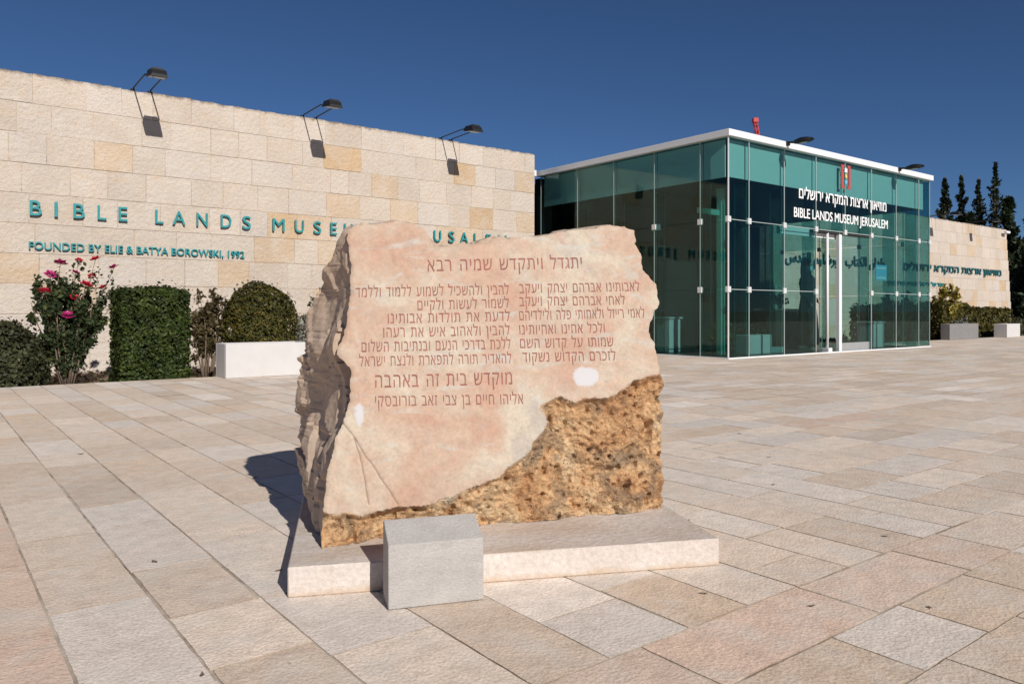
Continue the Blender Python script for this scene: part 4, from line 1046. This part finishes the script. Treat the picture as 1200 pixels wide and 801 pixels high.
# rings running back from the outline
ztab = [0, .16, .30, .41, .51, .64, .77, .96, 1.06, 1.12, 1.22]
dtab = [.72, .72, .72, .70, .66, .58, .50, .38, .26, .16, .06]
stab = [.07, .121, .167, .185, .205, .21, .17, .145, .095, .055, .017]
ring0 = [bidx[i] for i in range(nb_)]
sm0 = []
for i in range(nb_):
    acc = Vector((0, 0, 0))
    for q in range(-7, 8): acc += front[ring0[(i + q) % nb_]]
    sm0.append(acc / 15)
ob = np.array(outline); aleft = np.array([np.interp(b, [p[1] for p in OUT[:15]], [p[0] for p in OUT[:15]]) for b in ob[:, 1]])
NR = 34; prev = ring0
def cellstep(p, s):
    q = p * s + Vector((fbm(p, 3, 2) * .9, fbm(p, 3, 2, 5) * .9, fbm(p, 3, 2, 9) * .9)); return noise.cell_vector(q)
for k in range(1, NR + 1):
    t = k / NR; ring = []
    for i in range(nb_):
        f0 = front[ring0[i]]; a, b = ob[i]; z = max(f0.z, 0)
        isl = max(0.0, min(1.0, 1 - (a - aleft[i]) / .10))            # how much this belongs to the left flank
        Dl = np.interp(z, ztab, dtab); Dr = np.interp(z, [0, .4, .9, 1.3], [.62, .6, .45, .26])
        # right and top parts: keep the back face roughly upright
        mixv = max(0, min(1, (a - aleft[i]) / .35)); D = Dl * (1 - mixv) + Dr * mixv - recess(a, b) * (1 if b < .66 else 0) * .8
        sl = np.interp(z, ztab, stab) * isl
        p = f0.lerp(sm0[i], min(t * 7, 1)) + NB * (D * t) - E_ * (sl * t ** 1.5) + E_ * (isl * .040 * min(t * 7, 1) * (1 - t) ** 1.5 * min(1, z / .15))
        amp = min(t * 5, 1)
        # outward direction in the outline plane
        pa = ob[(i + 14) % nb_] - ob[(i - 14) % nb_]; on = Vector((0, 0, 0)) + E_ * float(pa[1]) * -1 + Vector((0, 0, 1)) * float(pa[0]); 
        if on.length > 1e-6: on.normalize()
        on = -on if on.dot(E_ * (a - .75) + Vector((0, 0, b - .6))) < 0 else on
        dpt = (p - f0).dot(NB)
        def facet(sx, sz, w_, off):
            q = Vector((dpt * sx + off + w_ * fbm(p, 2.5, 2, off), z * sz + .35 * dpt * sz + w_ * fbm(p, 2.5, 2, off + 4), float(a) * 2.0 * (1 - isl)))
            cv_ = noise.cell_vector(q); fr_ = Vector((q.x - math.floor(q.x) - .5, q.y - math.floor(q.y) - .5, 0))
            return (cv_.x - .5) + 1.3 * (cv_.y - .5) * fr_.x + .9 * (cv_.z - .5) * fr_.y
        d = .062 * facet(3.6, 1.5, .7, 0) * (.5 + .5 * isl) + .022 * facet(9, 4, .7, 7.3) + .02 * fbm(p, 3, 3) + .004 * fbm(p, 26, 2)
        if isl < .3: d = min(d * .6, .012)                             # ragged, but never above the traced outline
        p = p + on * d * amp
        if z < .02 and b < .02: p.z = .002
        p.z = max(p.z, .002)
        ring.append(len(verts)); verts.append(p); side_a.append(1.0); rough_a.append(0.0 if isl > .1 or b > .64 else 1.0); white_a.append(0.0); crack_a.append(0.0)
    for i in range(nb_):
        j = (i + 1) % nb_; faces.append((prev[i], prev[j], ring[j], ring[i])); smooth.append(False)
    prev = ring
faces.append(tuple(prev)); smooth.append(False)
me = bpy.data.meshes.new('memorial_rock'); me.from_pydata([tuple(v * K) for v in verts], [], faces)
me.polygons.foreach_set('use_smooth', smooth)
for nm_, arr in (('rough', rough_a), ('side', side_a), ('white', white_a), ('crack', crack_a)):
    at = me.attributes.new(nm_, 'FLOAT', 'POINT'); at.data.foreach_set('value', np.array(arr, dtype=np.float32))
me.materials.append(M['stone']); me.update()
import bmesh
bm = bmesh.new(); bm.from_mesh(me); bmesh.ops.recalc_face_normals(bm, faces=bm.faces); bm.to_mesh(me); bm.free()
pv_ = {}
for p in me.polygons:
    for ek in p.edge_keys: pv_.setdefault(ek, []).append(p.use_smooth)
for e in me.edges:
    q = pv_.get(tuple(sorted(e.vertices)), []); e.use_edge_sharp = len(q) == 2 and q[0] != q[1]
rock = bpy.data.objects.new('memorial_rock', me); col.objects.link(rock); rock.location = Vector((-.716, 2.88, .107)) * K
tag(rock, 'pink and ochre limestone rock with brown Hebrew inscription on its smooth face', 'memorial')
# inscription, cut and painted: a shallow coloured inlay on the smooth face
LINES = [('יתגדל ויתקדש שמיה רבא', .433, 1.114, 1.089, 1.112, .046), ('לאבותינו אברהם יצחק ויעקב', .824, 1.374, .997, 1.011, .036), ('לאחי אברהם יצחק ויעקב', .821, 1.299, .940, .948, .036),
    ('לאמי רייזל ולאחותי פלה ולילדיהם', .817, 1.386, .879, .890, .036), ('ולכל אחינו ואחיותינו', .814, 1.194, .818, .823, .036), ('שמותו על קדוש השם', .814, 1.228, .759, .762, .036), ('לזכרם הקדוש נשקוד', .821, 1.233, .700, .701, .036),
    ('להבין ולהשכיל לשמוע ללמוד וללמד', .137, .777, .976, .992, .036), ('לשמור לעשות ולקיים', .387, .774, .923, .933, .036), ('לדעת את תולדות אבותינו', .265, .775, .867, .876, .036), ('להבין ולאהוב איש את רעהו', .246, .771, .809, .816, .036),
    ('ללכת בדרכי הנעם ובנתיבות השלום', .159, .772, .750, .757, .036), ('להאדיר תורה לתפארת ולנצח ישראל', .149, .772, .692, .696, .036), ('מוקדש בית זה באהבה', .211, .770, .605, .607, .046), ('אליהו חיים בן צבי זאב בורובסקי', .210, .812, .531, .525, .037)]
for s_, a0, a1, b0, b1, hh in LINES:
    V, F = text_mesh(heb(s_), -.0045, depth=.05, wordsp=1.35, charsp=1.1); w = V[:, 0].max() - V[:, 0].min(); x0 = V[:, 0].min(); out = []
    for x, y, z in V:
        t = (x - x0) / w; a = a0 + (a1 - a0) * t; b = b0 + (b1 - b0) * t + y * hh * 1.03 / .55
        sf = .0035 * fbm((a, b, .2), 3, 4) + .0012 * noise.noise(Vector((a * 30, b * 30, 0)))
        out.append(E_ * a + W_ * b + NF * (sf + z * .016 + .0006))
    xr = sorted((min(V[i][0] for i in f), max(V[i][0] for i in f)) for f in F); cuts = []; hi = xr[0][1]
    for lo_, hi_ in xr:                                             # word spaces
        if lo_ - hi > .2: cuts.append((lo_ + hi) / 2)
        hi = max(hi, hi_)
    words = {}
    for f in F: words.setdefault(sum(V[f[0]][0] > c for c in cuts), []).append(f)
    for _, fs in sorted(words.items()):
        ids = sorted({i for f in fs for i in f}); mp = {q: i for i, q in enumerate(ids)}
        m = MB(); m.mesh([out[i] for i in ids], [tuple(mp[i] for i in f) for f in fs]); m.build('inscription_word', M['paint'], rock)

lf0 = None
for k, (u, v) in enumerate([(1.1, 2.9), (.75, 3.3), (2.2, 1.75), (1.6, 4.6), (.62, 2.2), (2.9, 2.4), (2.4, 1.45), (3.4, 1.7), (.9, 6.1), (3.9, 2.6), (1.9, 7.4), (4.6, 3.1), (5.3, 3.85), (2.7, 1.2)]):
    if lf0 is None:
        m = MB(); m.mesh([(-.02, 0, .004), (-.006, .009, .001), (.018, 0, .005), (-.006, -.009, .002), (-.001, 0, -.0005)], [(0, 4, 1), (1, 4, 2), (2, 4, 3), (3, 4, 0)])
        lf0 = m.build('fallen_leaf', M['bark']); lf = lf0
    else: lf = lf0.copy(); col.objects.link(lf)
    lf.location = W(u, v, .0018); lf.rotation_euler = (0, 0, rnd.uniform(0, 6)); sc_ = rnd.uniform(.7, 1.3); lf.scale = (sc_, sc_, sc_)
    tag(lf, 'small dry brown leaf lying on the pale paving', 'leaf', 'dry leaves scattered on the paving')
